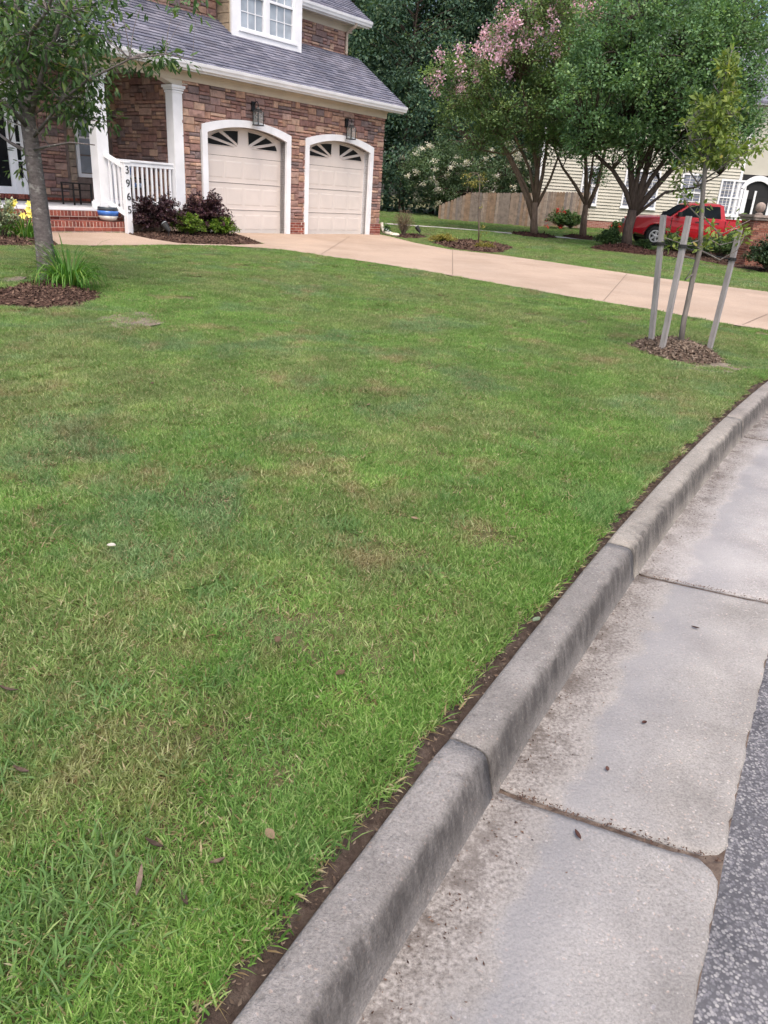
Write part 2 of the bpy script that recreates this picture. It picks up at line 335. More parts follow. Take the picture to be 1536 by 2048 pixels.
# ---------------------------------------------------------------- object helpers
def tag(o, label=None, cat=None, group=None, kind=None):
    if label: o['label'] = label
    if cat: o['category'] = cat
    if group: o['group'] = group
    if kind: o['kind'] = kind
    return o
def link(name, me, mat=None, parent=None, loc=None, rot=None, color=None):
    o = bpy.data.objects.new(name, me); col.objects.link(o)
    if mat is not None and me is not None and len(me.materials) == 0: me.materials.append(MATS[mat])
    if parent is not None: o.parent = parent
    if loc is not None: o.location = loc
    if rot is not None: o.rotation_euler = rot
    if color is not None: o.color = (*color, 1)
    return o
def empty(name, loc=(0, 0, 0), rz=0, parent=None):
    o = bpy.data.objects.new(name, None); col.objects.link(o); o.location = loc; o.rotation_euler = (0, 0, rz)
    o.empty_display_size = .2
    if parent is not None: o.parent = parent
    return o
def mesh_np(name, V, F, attrs=None, smooth=False):
    me = bpy.data.meshes.new(name); V = np.asarray(V, np.float32); F = np.asarray(F, np.int32); k = F.shape[1]
    me.vertices.add(len(V)); me.vertices.foreach_set('co', V.ravel())
    me.loops.add(F.size); me.loops.foreach_set('vertex_index', F.ravel())
    me.polygons.add(len(F)); me.polygons.foreach_set('loop_start', np.arange(0, F.size, k, dtype=np.int32))
    me.polygons.foreach_set('loop_total', np.full(len(F), k, np.int32))
    if smooth: me.polygons.foreach_set('use_smooth', np.ones(len(F), bool))
    for n, a in (attrs or {}).items():
        a = np.asarray(a, np.float32)
        if a.ndim == 1:
            at = me.attributes.new(n, 'FLOAT', 'POINT'); at.data.foreach_set('value', a)
        else:
            at = me.attributes.new(n, 'FLOAT_COLOR', 'POINT'); at.data.foreach_set('color', np.c_[a, np.ones(len(a))].astype(np.float32).ravel())
    me.update(calc_edges=True); me.validate()
    return me
class MB:
    def __init__(s): s.v = []; s.f = []; s.c = []; s.cur = None
    def add(s, vs_, fs):
        n = len(s.v); s.v += [tuple(v) for v in vs_]; s.f += [tuple(i + n for i in f) for f in fs]
        if s.cur is not None: s.c += [s.cur] * len(vs_)
        return s
    def box(s, x0, x1, y0, y1, z0, z1):
        return s.add([(x0, y0, z0), (x1, y0, z0), (x1, y1, z0), (x0, y1, z0), (x0, y0, z1), (x1, y0, z1), (x1, y1, z1), (x0, y1, z1)],
              [(0, 3, 2, 1), (4, 5, 6, 7), (0, 1, 5, 4), (1, 2, 6, 5), (2, 3, 7, 6), (3, 0, 4, 7)])
    def prism(s, poly, y0, y1):                           # polygon in x,z extruded along y
        n = len(poly)
        s.add([(x, y0, z) for x, z in poly] + [(x, y1, z) for x, z in poly],
              [tuple(range(n)), tuple(range(2 * n - 1, n - 1, -1))] + [(i, i + n, (i + 1) % n + n, (i + 1) % n) for i in range(n)])
        return s
    def prism_x(s, poly, x0, x1):                         # polygon in y,z extruded along x
        n = len(poly)
        s.add([(x0, y, z) for y, z in poly] + [(x1, y, z) for y, z in poly],
              [tuple(range(n - 1, -1, -1)), tuple(range(n, 2 * n))] + [(i, (i + 1) % n, (i + 1) % n + n, i + n) for i in range(n)])
        return s
    def tube(s, pts, rad, n=8, cap=True):
        pts = [np.asarray(p, float) for p in pts]; m = len(pts); rings = []
        if not hasattr(rad, '__len__'): rad = [rad] * m
        t0 = pts[1] - pts[0]; t0 /= np.linalg.norm(t0) + 1e-9
        a = np.array([0, 0, 1.]) if abs(t0[2]) < .9 else np.array([1., 0, 0])
        u = np.cross(t0, a); u /= np.linalg.norm(u)
        vs_ = []; fs = []
        for i in range(m):
            tt = pts[min(i + 1, m - 1)] - pts[max(i - 1, 0)]; tt /= np.linalg.norm(tt) + 1e-9
            u = u - tt * np.dot(u, tt); u /= np.linalg.norm(u) + 1e-9; w = np.cross(tt, u)
            for k in range(n):
                a_ = 2 * math.pi * k / n; vs_.append(pts[i] + rad[i] * (math.cos(a_) * u + math.sin(a_) * w))
        for i in range(m - 1):
            for k in range(n):
                k2 = (k + 1) % n; fs.append((i * n + k, i * n + k2, (i + 1) * n + k2, (i + 1) * n + k))
        if cap: fs += [tuple(range(n - 1, -1, -1)), tuple(range((m - 1) * n, m * n))]
        return s.add(vs_, fs)
    def lathe(s, prof, c=(0, 0, 0), n=20):
        vs_ = [(c[0] + r * math.cos(2 * math.pi * k / n), c[1] + r * math.sin(2 * math.pi * k / n), c[2] + z) for r, z in prof for k in range(n)]
        fs = [(i * n + k, i * n + (k + 1) % n, (i + 1) * n + (k + 1) % n, (i + 1) * n + k) for i in range(len(prof) - 1) for k in range(n)]
        fs += [tuple(range(n - 1, -1, -1)), tuple(range((len(prof) - 1) * n, len(prof) * n))]
        return s.add(vs_, fs)
    def mesh(s, name, smooth=False, bevel=0.):
        me = bpy.data.meshes.new(name); me.from_pydata(s.v, [], s.f)
        if s.c:
            at = me.attributes.new('col', 'FLOAT_COLOR', 'POINT'); at.data.foreach_set('color', np.c_[np.array(s.c), np.ones(len(s.c))].astype(np.float32).ravel())
        if bevel:
            bm = bmesh.new(); bm.from_mesh(me)
            bmesh.ops.bevel(bm, geom=bm.edges[:], offset=bevel, segments=2, affect='EDGES', clamp_overlap=True); bm.to_mesh(me); bm.free()
        if smooth:
            for p in me.polygons: p.use_smooth = True
        me.update(); return me
    def build(s, name, mat, parent=None, smooth=False, bevel=0., loc=None, rot=None, color=None):
        return link(name, s.mesh(name, smooth, bevel), mat, parent, loc, rot, color)

def leaves(P, A, Nn, size, width, fold=.25, rnd=None, segs=1):
    """leaf blades: P base, A axis, Nn rough normal, size length, width half-width/length"""
    P = np.asarray(P); n = len(P); A = A / (np.linalg.norm(A, axis=1, keepdims=True) + 1e-9)
    S = np.cross(A, Nn); S /= (np.linalg.norm(S, axis=1, keepdims=True) + 1e-9); U = np.cross(S, A)
    L = np.asarray(size).reshape(-1, 1) * np.ones((n, 1)); Wd = L * width
    if rnd is None: rnd = RNG.random(n)
    if segs == 1:
        V = np.stack([P, P + A * L * .45 - S * Wd - U * Wd * fold, P + A * L, P + A * L * .45 + S * Wd - U * Wd * fold], 1).reshape(-1, 3)
        i = np.arange(n)[:, None] * 4; F = np.concatenate([i + [[0, 1, 2]], i + [[0, 2, 3]]])
        return V, F, np.repeat(rnd, 4)
    V = np.stack([P, P + A * L * .3 - S * Wd * .85 - U * Wd * fold, P + A * L * .3 + S * Wd * .85 - U * Wd * fold, P + A * L * .35 + U * L * .03,
                  P + A * L * .65 - S * Wd * .8 - U * (Wd * fold + L * .06), P + A * L * .65 + S * Wd * .8 - U * (Wd * fold + L * .06), P + A * L - U * L * .16], 1).reshape(-1, 3)
    i = np.arange(n)[:, None] * 7
    F = np.concatenate([i + [[0, 1, 3]], i + [[0, 3, 2]], i + [[1, 4, 3]], i + [[3, 5, 2]], i + [[3, 4, 6]], i + [[3, 6, 5]]])
    return V, F, np.repeat(rnd, 7)
def unit(n):
    v = RNG.normal(size=(n, 3)); return v / np.linalg.norm(v, axis=1, keepdims=True)
def leafmesh(name, parts):
    Vs, Fs, Rs = [], [], []; o = 0
    for V, F, R in parts: Vs.append(V); Fs.append(F + o); Rs.append(R); o += len(V)
    return mesh_np(name, np.concatenate(Vs), np.concatenate(Fs), {'rnd': np.concatenate(Rs)})
def pip(px, py, poly):                                    # points in polygon
    poly = np.asarray(poly); ins = np.zeros(len(px), bool); j = len(poly) - 1
    for i in range(len(poly)):
        xi, yi = poly[i][:2]; xj, yj = poly[j][:2]
        c = ((yi > py) != (yj > py)) & (px < (xj - xi) * (py - yi) / (yj - yi + 1e-12) + xi); ins ^= c; j = i
    return ins
def pdist(px, py, poly):                                  # distance to polygon outline
    poly = np.asarray(poly)[:, :2]; d = np.full(len(px), 1e9); Pt = np.stack([px, py], 1)
    for i in range(len(poly)):
        a = poly[i]; b_ = poly[(i + 1) % len(poly)]; ab = b_ - a; tt = np.clip(((Pt - a) @ ab) / (ab @ ab + 1e-12), 0, 1)
        d = np.minimum(d, np.linalg.norm(Pt - (a + tt[:, None] * ab), axis=1))
    return d
def dense(poly, step):
    out = []; poly = np.asarray(poly)[:, :2]
    for i in range(len(poly)):
        a = poly[i]; b_ = poly[(i + 1) % len(poly)]; k = max(1, int(np.linalg.norm(b_ - a) / step))
        out += [a + (b_ - a) * q / k for q in range(k)]
    return np.array(out)
def sheet(name, poly, zoff, mat, step=.5, wob=0., parent=None, thick=0):
    P = dense(poly, step)
    if wob: P = P + np.array([[noise.noise((p[0] * 3, p[1] * 3, 1.3)), noise.noise((p[0] * 3, p[1] * 3, 7.7))] for p in P]) * wob
    gx, gy = np.meshgrid(np.arange(P[:, 0].min(), P[:, 0].max(), step), np.arange(P[:, 1].min(), P[:, 1].max(), step)); gx, gy = gx.ravel(), gy.ravel()
    k = pip(gx, gy, P) & (pdist(gx, gy, P) > step * .4)
    pts = [Vector(p) for p in P] + [Vector((a, b_)) for a, b_ in zip(gx[k], gy[k])]
    v, e, f, *_ = delaunay_2d_cdt(pts, [(i, (i + 1) % len(P)) for i in range(len(P))], [], 1, 1e-5)
    V = [(p.x, p.y, float(gz(p.x, p.y)) + zoff) for p in v]; F = [tuple(x) for x in f]
    me = bpy.data.meshes.new(name); me.from_pydata(V, [], F)
    for p in me.polygons: p.use_smooth = True
    return link(name, me, mat, parent), P
# ================================================================ THE GROUND
ys = np.concatenate([np.arange(-60, -4, 8), np.arange(-4, 12, .2), np.arange(12, 45, 1.0), np.arange(45, 120, 8), [150, 220, 320, 450]])
vs_ = np.concatenate([[0.0, .03, .06, .09, .14, .25, .5, 1, 1.6], np.arange(2.4, 45, 1.2), [60, 90, 140, 220, 320]])
V = []; ED = []
for y in ys:
    for v in vs_:
        x = float(kx(y)) - v * math.sqrt(1 + float(km(y)) ** 2)
        z = float(gz(x, y)) - .012
        if v < .08: z -= .045 * (1 - (v / .08) ** 2) + .008 * noise.noise((x * 9, y * 9, 0))
        z += .012 * noise.noise((x * 1.3, y * 1.3, 3.1)) * min(1, v)
        V.append((x, y, z)); ED.append(float(np.clip((.13 - v) / .06, 0, 1)))
nv = len(vs_); F = [(i * nv + j, i * nv + j + 1, (i + 1) * nv + j + 1, (i + 1) * nv + j) for i in range(len(ys) - 1) for j in range(nv - 1)]
me = mesh_np('ground', V, [f[::-1] for f in F], {'edge': ED}, smooth=True)
tag(link('ground', me, 'soil'), 'earth of the front yard showing dark along the kerb', kind='structure')

# kerb, gutter and road follow the same curve
def kpoint(s_tab, s):                                     # arc length -> point, direction
    return np.interp(s, s_tab[0], s_tab[1]), np.interp(s, s_tab[0], s_tab[2])
yy = np.arange(-14, 60, .02); xx = kx(yy); ss = np.concatenate([[0], np.cumsum(np.hypot(np.diff(xx), np.diff(yy)))])
def arc_of(px, py, z=.15):
    P = onz(px, py, z); i = np.argmin(np.hypot(xx - P[0], yy - P[1])); return ss[i]
def at_arc(s, u):
    x = np.interp(s, ss, xx); y = np.interp(s, ss, yy); m_ = float(km(y)); l = math.sqrt(1 + m_ * m_)
    return x + u / l, y - u * m_ / l
J1, J2 = arc_of(910, 1470), arc_of(1210, 1080)
def strip(s0, s1, prof, name, mat, parent, color, ends=True, step=.08, jit=0., skew=0., ragged=0.):
    n = max(2, int((s1 - s0) / (.025 if ragged else step))); V = []; U = []
    for i in range(n + 1):
        s = s0 + (s1 - s0) * i / n
        for (u, z, w) in prof:
            q = jit * noise.noise((s * 6, u * 30 + z * 40, 5.))
            if ends and jit: q += .0  
            ez = 0
            if ragged and u > .7:
                de = min(s - s0, s1 - s); q += ragged * (.010 * noise.noise((s * 9, 1., 0)) + .007 * noise.noise((s * 33, 2., 0)) - .05 * max(0, 1 - de / .07) ** 2)
            if ends and (i == 0 or i == n) and z > .0: ez = -.006 if w > -1 else 0
            x, y = at_arc(s + skew * u, u + q); V.append((x, y, z + (q * .6 if not ragged or u < .7 else 0) + ez)); U.append(w)
    k = len(prof); F = [(i * k + j, i * k + j + 1, (i + 1) * k + j + 1, (i + 1) * k + j) for i in range(n) for j in range(k - 1)]
    me = bpy.data.meshes.new(name); me.from_pydata(V, [], F + ([tuple(range(k)), tuple(range(n * k + k - 1, n * k - 1, -1))] if ends else []))
    at = me.attributes.new('u', 'FLOAT', 'POINT'); at.data.foreach_set('value', np.array(U, np.float32))
    for p in me.polygons[:len(F)]: p.use_smooth = True
    bm = bmesh.new(); bm.from_mesh(me); bmesh.ops.recalc_face_normals(bm, faces=bm.faces[:]); bm.to_mesh(me); bm.free()
    return link(name, me, mat, parent, color=color)
KP = [(0.0, -.12, 0), (0.0, .136, 0), (.006, .146, 0), (.018, .150, 0), (.05, .151, .03), (.085, .151, .1), (.105, .149, .2), (.118, .143, .32), (.127, .132, .45), (.134, .11, .6), (.143, .07, .78), (.151, .03, 1.0), (.160, .004, 1.2), (.175, -.05, 1.3), (.175, -.12, 1.3)]
kerb = tag(empty('kerb'), 'grey concrete kerb running along the lawn', kind='structure')
cuts = [J1 - 6.2, J1 - 3.1, J1, J2, J2 + 3.05, J2 + 6.1, J2 + 9.1, J2 + 12.2, J2 + 15.2]
for i in range(len(cuts) - 1):
    sh = [(1, 1, 1), (1, 1, 1), (.98, .98, .97), (1.22, 1.20, 1.12), (1.18, 1.15, 1.1), (1.1, 1.1, 1.05), (1, 1, 1), (1, 1, 1)][i]
    strip(cuts[i] + .004, cuts[i + 1] - .004, KP, 'kerb_segment', 'kerb_concrete', kerb, sh, jit=.0022)
strip(cuts[0], cuts[-1], [(.012, -.1, 0), (.012, .115, 0), (.10, .118, .3), (.125, .09, .7), (.143, -.03, 1)], 'joint_filler', 'bare_soil', kerb, (1, 1, 1), ends=False)
gutter = tag(empty('gutter'), 'concrete gutter slabs between kerb and asphalt', kind='structure')
GJ1, GJ2 = arc_of(1020, 1610, 0.0) + .02, arc_of(1262, 1148, 0.0)
gc = [GJ1 - 6.2, GJ1 - 3.1, GJ1, GJ2, GJ2 + 3.05, GJ2 + 6.1, GJ2 + 9.1, GJ2 + 12.2]
def gp(w): return [(.150 + (w - .15) * q, -.0015 + .022 * q, .150 + (w - .15) * q) for q in (0, .1, .2, .35, .5, .65, .8, .93, .985)] + [(w, .012, w), (w + .004, -.1, w)]
for i in range(len(gc) - 1):
    sh = [(1.02, 1.0, .98), (1.0, .99, .98), (1.05, 1.03, 1.0), (1.28, 1.26, 1.25), (1.15, 1.14, 1.12), (1.1, 1.1, 1.1), (1, 1, 1)][i]
    strip(gc[i] + .010, gc[i + 1] - .010, gp(.775), 'gutter_slab', 'gutter_concrete', gutter, sh, jit=.003, skew=.10, ragged=1.)
strip(gc[0], gc[-1], [(.15, -.010, 0), (.5, .0, .4), (.70, .008, .7), (.772, .0125, .8), (.80, .006, .8)], 'joint_filler', 'bare_soil', gutter, (1, 1, 1), ends=False)
road_prof = [(.74, .002, 0), (.770, .008, 0), (.783, .0155, 0), (.95, .02, 0), (1.4, .03, 0), (2.5, .05, 0), (4.3, .07, 0), (6.5, .04, 0), (8.2, 0, 0), (8.3, -.1, 0), (9, .1, 0), (40, .3, 0), (120, .3, 0)]
V = []; F = []
for y in ys:
    for u, z, w in road_prof:
        l = math.sqrt(1 + float(km(y)) ** 2); V.append((float(kx(y)) + u * l, y, z + (.006 * noise.noise((u * 2.5, y * 2.5, 0)) if u < 8 else 0)))
k = len(road_prof); F = [(i * k + j + 1, i * k + j, (i + 1) * k + j, (i + 1) * k + j + 1) for i in range(len(ys) - 1) for j in range(k - 1)]
tag(link('road', mesh_np('road', V, F, smooth=True), 'asphalt'), 'worn asphalt of the street', kind='structure')

# the house frame: s along the garage front, o into the house, z above the garage floor
fd = np.array([math.sin(AZ), math.cos(AZ), 0]); fn = np.array([-math.cos(AZ), math.sin(AZ), 0])
HG = .40; HO = onz(740, 471, HG)
def hw(s, o, z=0): return HO + s * fd + o * fn + np.array([0, 0, z])
def hz(px, py, z):                                        # pixel on a level z of the house -> s, o
    P = onz(px, py, z + HG); return float(np.dot(P - HO, fd)), float(np.dot(P - HO, fn))
# driveway and front walk
G = lambda *pts: [gnd(x, y)[:2] for x, y in pts]
near = G((118, 491), (180, 493), (260, 492), (350, 491), (450, 493), (500, 496), (560, 500), (640, 512), (700, 520), (768, 530), (900, 552), (1000, 570), (1100, 588), (1200, 605), (1300, 620), (1400, 640), (1470, 652), (1536, 662), (1680, 682))
far = G((1720, 606), (1536, 585), (1400, 568), (1300, 555), (1200, 540), (1100, 525), (1000, 511), (900, 500), (830, 487), (785, 475))
garage_line = [hw(.5, .06)[:2], hw(.0, .06)[:2], hw(-3.2, .06)[:2], hw(-6.2, .06)[:2]]
bed_edge = G((480, 471), (528, 489), (470, 491), (410, 490), (360, 488), (300, 479), (250, 468))
step_line = [hw(-8.6, -.30)[:2], hw(-11.4, -.30)[:2]]
drive_poly = near + far + garage_line + bed_edge + step_line + G((88, 472))
drive, DP = sheet('driveway', drive_poly, .016, 'aggregate_paving', .5, .03)
tag(drive, 'tan exposed aggregate driveway and front walk', kind='structure')
jm = paint('joint_dark', (.20, .155, .12), .95, .2, 8)
for (ax_, ay_), (bx_, by_) in (((905, 553), (905, 501)), ((1205, 606), (1255, 548)), ((640, 512), (700, 474)), ((1480, 654), (1620, 594))):
    a_ = gnd(ax_, ay_)[:2]; c_ = gnd(bx_, by_)[:2]; d_ = (c_ - a_) / np.linalg.norm(c_ - a_); n_ = np.array([-d_[1], d_[0]]) * .006
    k_ = 14; V = [(*(a_ + (c_ - a_) * (i / k_ * .96 + .02) + sg_ * n_), 0) for i in range(k_ + 1) for sg_ in (-1, 1)]; V = [(x, y, float(gz(x, y)) + .022) for x, y, z in V]
    link('control_joint', mesh_np('control_joint', V, [(2 * i, 2 * i + 2, 2 * i + 3, 2 * i + 1) for i in range(k_)]), 'joint_dark', drive)
# pale path beyond the neighbours' lawn
pa = G((770, 447.0), (900, 456), (1050, 468.5), (1190, 479.5), (1240, 485)); pb = G((1240, 488), (1190, 482), (1050, 471), (900, 458), (770, 449))
path, PP_ = sheet('footpath', pa + pb, .02, 'pale_paving', 1.0); tag(path, 'thin pale concrete path across the far lawn', kind='structure')
# bare patches in the lawn
bare1 = G((205, 652), (250, 660), (300, 652), (332, 640), (320, 627), (270, 624), (228, 628), (195, 640))
bare2 = G((1330, 725), (1400, 742), (1480, 745), (1536, 740), (1536, 728), (1440, 728))
bare3 = G((0, 575), (40, 562), (60, 556), (40, 552), (0, 556))
kb = [(np.array(at_arc(s, -.02)).tolist()) for s in np.arange(J2 + 2.6, J2 + 7, .3)] + [(np.array(at_arc(s, -.20 - .08 * math.sin(s * 3)))).tolist() for s in np.arange(J2 + 6.9, J2 + 2.5, -.3)]
for P_, n_ in ((bare1, 'bare'), (bare2, 'bare'), (bare3, 'bare')):
    o, _ = sheet('bare_patch', P_, .002, 'bare_earth', .12, .12); tag(o, kind='structure', label='worn patch of bare brown soil in the lawn')

# mulch beds: low mounds covered in chips
MULCH = []
def mulch(poly, label, mat, hgt=.06, dens=900, size=.045, name='mulch_bed', peak=None):
    P = dense(poly, .12); P = P + np.array([[noise.noise((p[0] * 2.5, p[1] * 2.5, 1.)), noise.noise((p[0] * 2.5, p[1] * 2.5, 4.))] for p in P]) * .06
    MULCH.append(P); c = P.mean(0)
    gx, gy = np.meshgrid(np.arange(P[:, 0].min(), P[:, 0].max(), .12), np.arange(P[:, 1].min(), P[:, 1].max(), .12)); gx, gy = gx.ravel(), gy.ravel()
    k = pip(gx, gy, P); gx, gy = gx[k], gy[k]; dd = pdist(gx, gy, P); k = dd > .05; gx, gy = gx[k], gy[k]
    def zz(x, y, d):
        r = np.clip(d / .45, 0, 1); h = hgt * (1 - (1 - r) ** 2)
        if peak: h = h + peak[2] * np.exp(-((x - peak[0]) ** 2 + (y - peak[1]) ** 2) / peak[3] ** 2)
        return gz(x, y) + h
    pts = [Vector(p) for p in P] + [Vector((a, b_)) for a, b_ in zip(gx, gy)]
    v, e, f, *_ = delaunay_2d_cdt(pts, [(i, (i + 1) % len(P)) for i in range(len(P))], [], 1, 1e-5)
    vx = np.array([p.x for p in v]); vy = np.array([p.y for p in v]); vz = zz(vx, vy, pdist(vx, vy, P)) - .004
    A = abs(sum(P[i][0] * P[(i + 1) % len(P)][1] - P[(i + 1) % len(P)][0] * P[i][1] for i in range(len(P)))) / 2
    n = min(int(A * dens), 9000); x = RNG.uniform(P[:, 0].min(), P[:, 0].max(), n * 4); y = RNG.uniform(P[:, 1].min(), P[:, 1].max(), n * 4)
    k = pip(x, y, P); x, y = x[k][:n], y[k][:n]; n = len(x)
    x = x + RNG.normal(0, .03, n); y = y + RNG.normal(0, .03, n)
    z = zz(x, y, pdist(x, y, P) * pip(x, y, P)); Pn = np.stack([x, y, z + RNG.uniform(-.004, .014, n)], 1)
    ax = unit(n); ax[:, 2] *= .35; nn = unit(n) * .5 + [0, 0, 1]
    Vc, Fc, Rc = leaves(Pn - ax * size * .5, ax, nn, size * RNG.uniform(.5, 1.5, n), .22, .5)
    V0 = np.stack([vx, vy, vz], 1); F0 = []
    for q in f:
        q = list(q)
        for i in range(1, len(q) - 1): F0.append((q[0], q[i], q[i + 1]))
    o = link(name, leafmesh(name, [(V0, np.array(F0), np.full(len(V0), .25)), (Vc, Fc, Rc)]), mat)
    return tag(o, label, 'mulch bed', kind='stuff')
def ring(px, py, rx, ry, n=22):
    c = gnd(px, py); return [(c[0] + rx * math.cos(a) , c[1] + ry * math.sin(a)) for a in np.linspace(0, 2 * math.pi, n, endpoint=False)]
mulch(G((-60, 612), (0, 613), (80, 619), (150, 613), (195, 600), (205, 588), (160, 575), (105, 562), (50, 568), (0, 582), (-60, 590)), 'brown bark mulch ring around the grey-barked lawn tree', 'mulch_brown', .08, 1900, .045)
mulch(G((1252, 688), (1290, 708), (1340, 722), (1400, 731), (1448, 727), (1436, 708), (1400, 692), (1350, 682), (1295, 679)), 'chunky grey-brown mulch around the staked sapling', 'mulch_grey', .10, 2200, .045)
mulch(bed_edge[1:] + [hw(-8.5, -.24)[:2], hw(-8.5, .02)[:2], hw(-6.9, .0)[:2], hw(-6.2, -.06)[:2], bed_edge[0]], 'dark mulch foundation bed below the white porch railing', 'mulch_brown', .06, 700, .06)
mulch(G((862, 487), (910, 482), (960, 484), (1028, 496), (1004, 507), (960, 506), (900, 497)), 'brown mulch island beside the driveway', 'mulch_brown', .08, 500, .08)
mulch(G((-60, 478), (-60, 494), (0, 493), (60, 492), (118, 491), (88, 472), (40, 468)), 'mulch bed under the yellow daylilies by the walk', 'mulch_brown', .06, 600, .06)
mulch(ring(1068, 472, .95, 1.2), 'dark mulch ring under the pink flowering tree', 'mulch_red', .10, 200, .1)
mulch(ring(1165, 477, .85, 1.1), 'dark mulch ring under the slim forked tree', 'mulch_red', .10, 200, .1)
mulch(ring(1248, 503, 1.15, 1.2), 'tall red-brown mulch mound at the big tree trunk', 'mulch_red', .12, 400, .08, peak=(*gnd(1250, 499)[:2], .16, .7))
mulch(G((790, 476), (840, 478), (858, 474), (830, 468), (796, 468)), 'small dark mulch patch at the garage corner', 'mulch_brown', .04, 400, .07)
mulch(G((1300, 512), (1390, 520), (1470, 536), (1560, 552), (1580, 535), (1480, 515), (1390, 503), (1300, 500)), 'mulch strip beneath the shrubs by the brick pillar', 'mulch_brown', .06, 250, .08)

# ---------------------------------------------------------------- grass
def tile(name, r, n, h, w, dead=.2, weed=False):
    a = RNG.uniform(0, 2 * math.pi, n); q = r * np.sqrt(RNG.random(n)); P = np.stack([q * np.cos(a), q * np.sin(a), np.full(n, -.012)], 1)
    lean = RNG.normal(0, .6, (n, 2)); A = np.concatenate([lean, np.ones((n, 1))], 1)
    L = h * RNG.uniform(.55, 1.25, n); dd = (RNG.random(n) < dead); L = np.where(dd, L * .9, L); A[dd, 2] *= .35
    A /= np.linalg.norm(A, axis=1, keepdims=True); S = np.cross(A, unit(n)); S /= np.linalg.norm(S, axis=1, keepdims=True)
    Wd = (w * RNG.uniform(.6, 1.3, n))[:, None]; L = L[:, None]
    droop = np.concatenate([lean * .3, -.18 * np.ones((n, 1))], 1)
    V = np.stack([P - S * Wd * .5, P + S * Wd * .5, P + A * L * .55 - S * Wd * .5, P + A * L * .55 + S * Wd * .5, P + A * L + droop * L * .5], 1).reshape(-1, 3)
    i = np.arange(n)[:, None] * 5; F = np.concatenate([i + [[0, 1, 3]], i + [[0, 3, 2]], i + [[2, 3, 4]]])
    me = mesh_np(name, V, F, {'rnd': np.repeat(RNG.random(n), 5), 'dead': np.repeat(dd.astype(float), 5), 'weed': np.full(5 * n, .75 if weed else 0.)})
    me.materials.append(MATS['grass_blade']); return bpy.data.objects.new(name, me)
gcol = bpy.data.collections.new('grass_tufts')
tiles = [tile('tuft_a%d' % i, .20, 1800, .036, .0031) for i in range(5)] + [tile('tuft_b%d' % i, .085, 320, .044, .0040, .2) for i in range(3)] + [tile('tuft_c%d' % i, .10, 60, .075, .0055, .15, True) for i in range(2)] + [tile('tuft_d', .22, 420, .06, .0036, .45)]
for o in tiles: gcol.objects.link(o)
names = [o.name for o in gcol.objects]
order = {n: i for i, n in enumerate(sorted(names))}
A_I = [order['tuft_a%d' % i] for i in range(5)]; B_I = [order['tuft_b%d' % i] for i in range(3)]; C_I = [order['tuft_c%d' % i] for i in range(2)]; D_I = order['tuft_d']
pts, idx, scl = [], [], []
house_poly = [hw(-14, -.1)[:2], hw(.55, -.1)[:2], hw(.55, 12)[:2], hw(-14, 12)[:2]]
blockers = [DP, PP_, np.array(house_poly)] + MULCH
soft = [dense(p, .2) for p in (bare1, bare2, bare3, kb)]
def scatter(x0, x1, y0, y1, step, kinds, sc, clear, soft_keep=.2, zone=None, jit=.5):
    gx, gy = np.meshgrid(np.arange(x0, x1, step), np.arange(y0, y1, step)); x = gx.ravel() + RNG.uniform(-jit, jit, gx.size) * step; y = gy.ravel() + RNG.uniform(-jit, jit, gx.size) * step
    k = kerb_d(x, y) > clear + .055 + .02 * np.sin(x * 9 + y * 4)
    if zone is not None: k &= zone(x, y)
    x, y = x[k], y[k]
    for b_ in blockers:
        near_ = (x > b_[:, 0].min() - 1) & (x < b_[:, 0].max() + 1) & (y > b_[:, 1].min() - 1) & (y < b_[:, 1].max() + 1)
        if not near_.any(): continue
        bad = np.zeros(len(x), bool); xi, yi = x[near_], y[near_]
        bad[near_] = pip(xi, yi, b_) | (pdist(xi, yi, b_) < clear); x, y = x[~bad], y[~bad]
    for b_ in soft:
        bad = pip(x, y, b_) & (RNG.random(len(x)) > soft_keep); x, y = x[~bad], y[~bad]
    for a, c in zip(x, y):
        pts.append((a, c, float(gz(a, c)))); idx.append(random.choice(kinds)); scl.append(sc * random.uniform(.85, 1.2))
view = lambda x, y: (np.abs(x) < 3.0 + y * .75)
scatter(-12, 5, .3, 9, .20, A_I, 1.0, .17, zone=view)
scatter(-16, 9, 9, 24, .27, A_I, 1.15, .19, zone=lambda x, y: view(x, y))
scatter(-4, 26, 17, 46, .55, A_I, 2.0, .36, zone=lambda x, y: (kerb_d(x, y) < 40) & view(x, y))
# finer tufts along every edge of the lawn
edges = []
for s in np.arange(cuts[0], cuts[0] + 22, .045):
    for u in (-.105, -.14, -.18): edges.append(at_arc(s + random.uniform(-.02, .02), u - random.uniform(0, .05)))
for b_ in [DP] + MULCH:
    for p in dense(b_, .06):
        for q in range(3): edges.append((p[0] + random.uniform(-.17, .17), p[1] + random.uniform(-.17, .17)))
E_ = np.array(edges); k = (kerb_d(E_[:, 0], E_[:, 1]) > .092) & view(E_[:, 0], E_[:, 1]) & (E_[:, 1] > .2)
for b_ in blockers: k &= ~(pip(E_[:, 0], E_[:, 1], b_)) & (pdist(E_[:, 0], E_[:, 1], b_) > .012)
for b_ in soft: k &= ~(pip(E_[:, 0], E_[:, 1], b_) & (RNG.random(len(E_)) > .4))
for a, c in E_[k]: pts.append((a, c, float(gz(a, c)))); idx.append(random.choice(B_I)); scl.append(random.uniform(.8, 1.2))
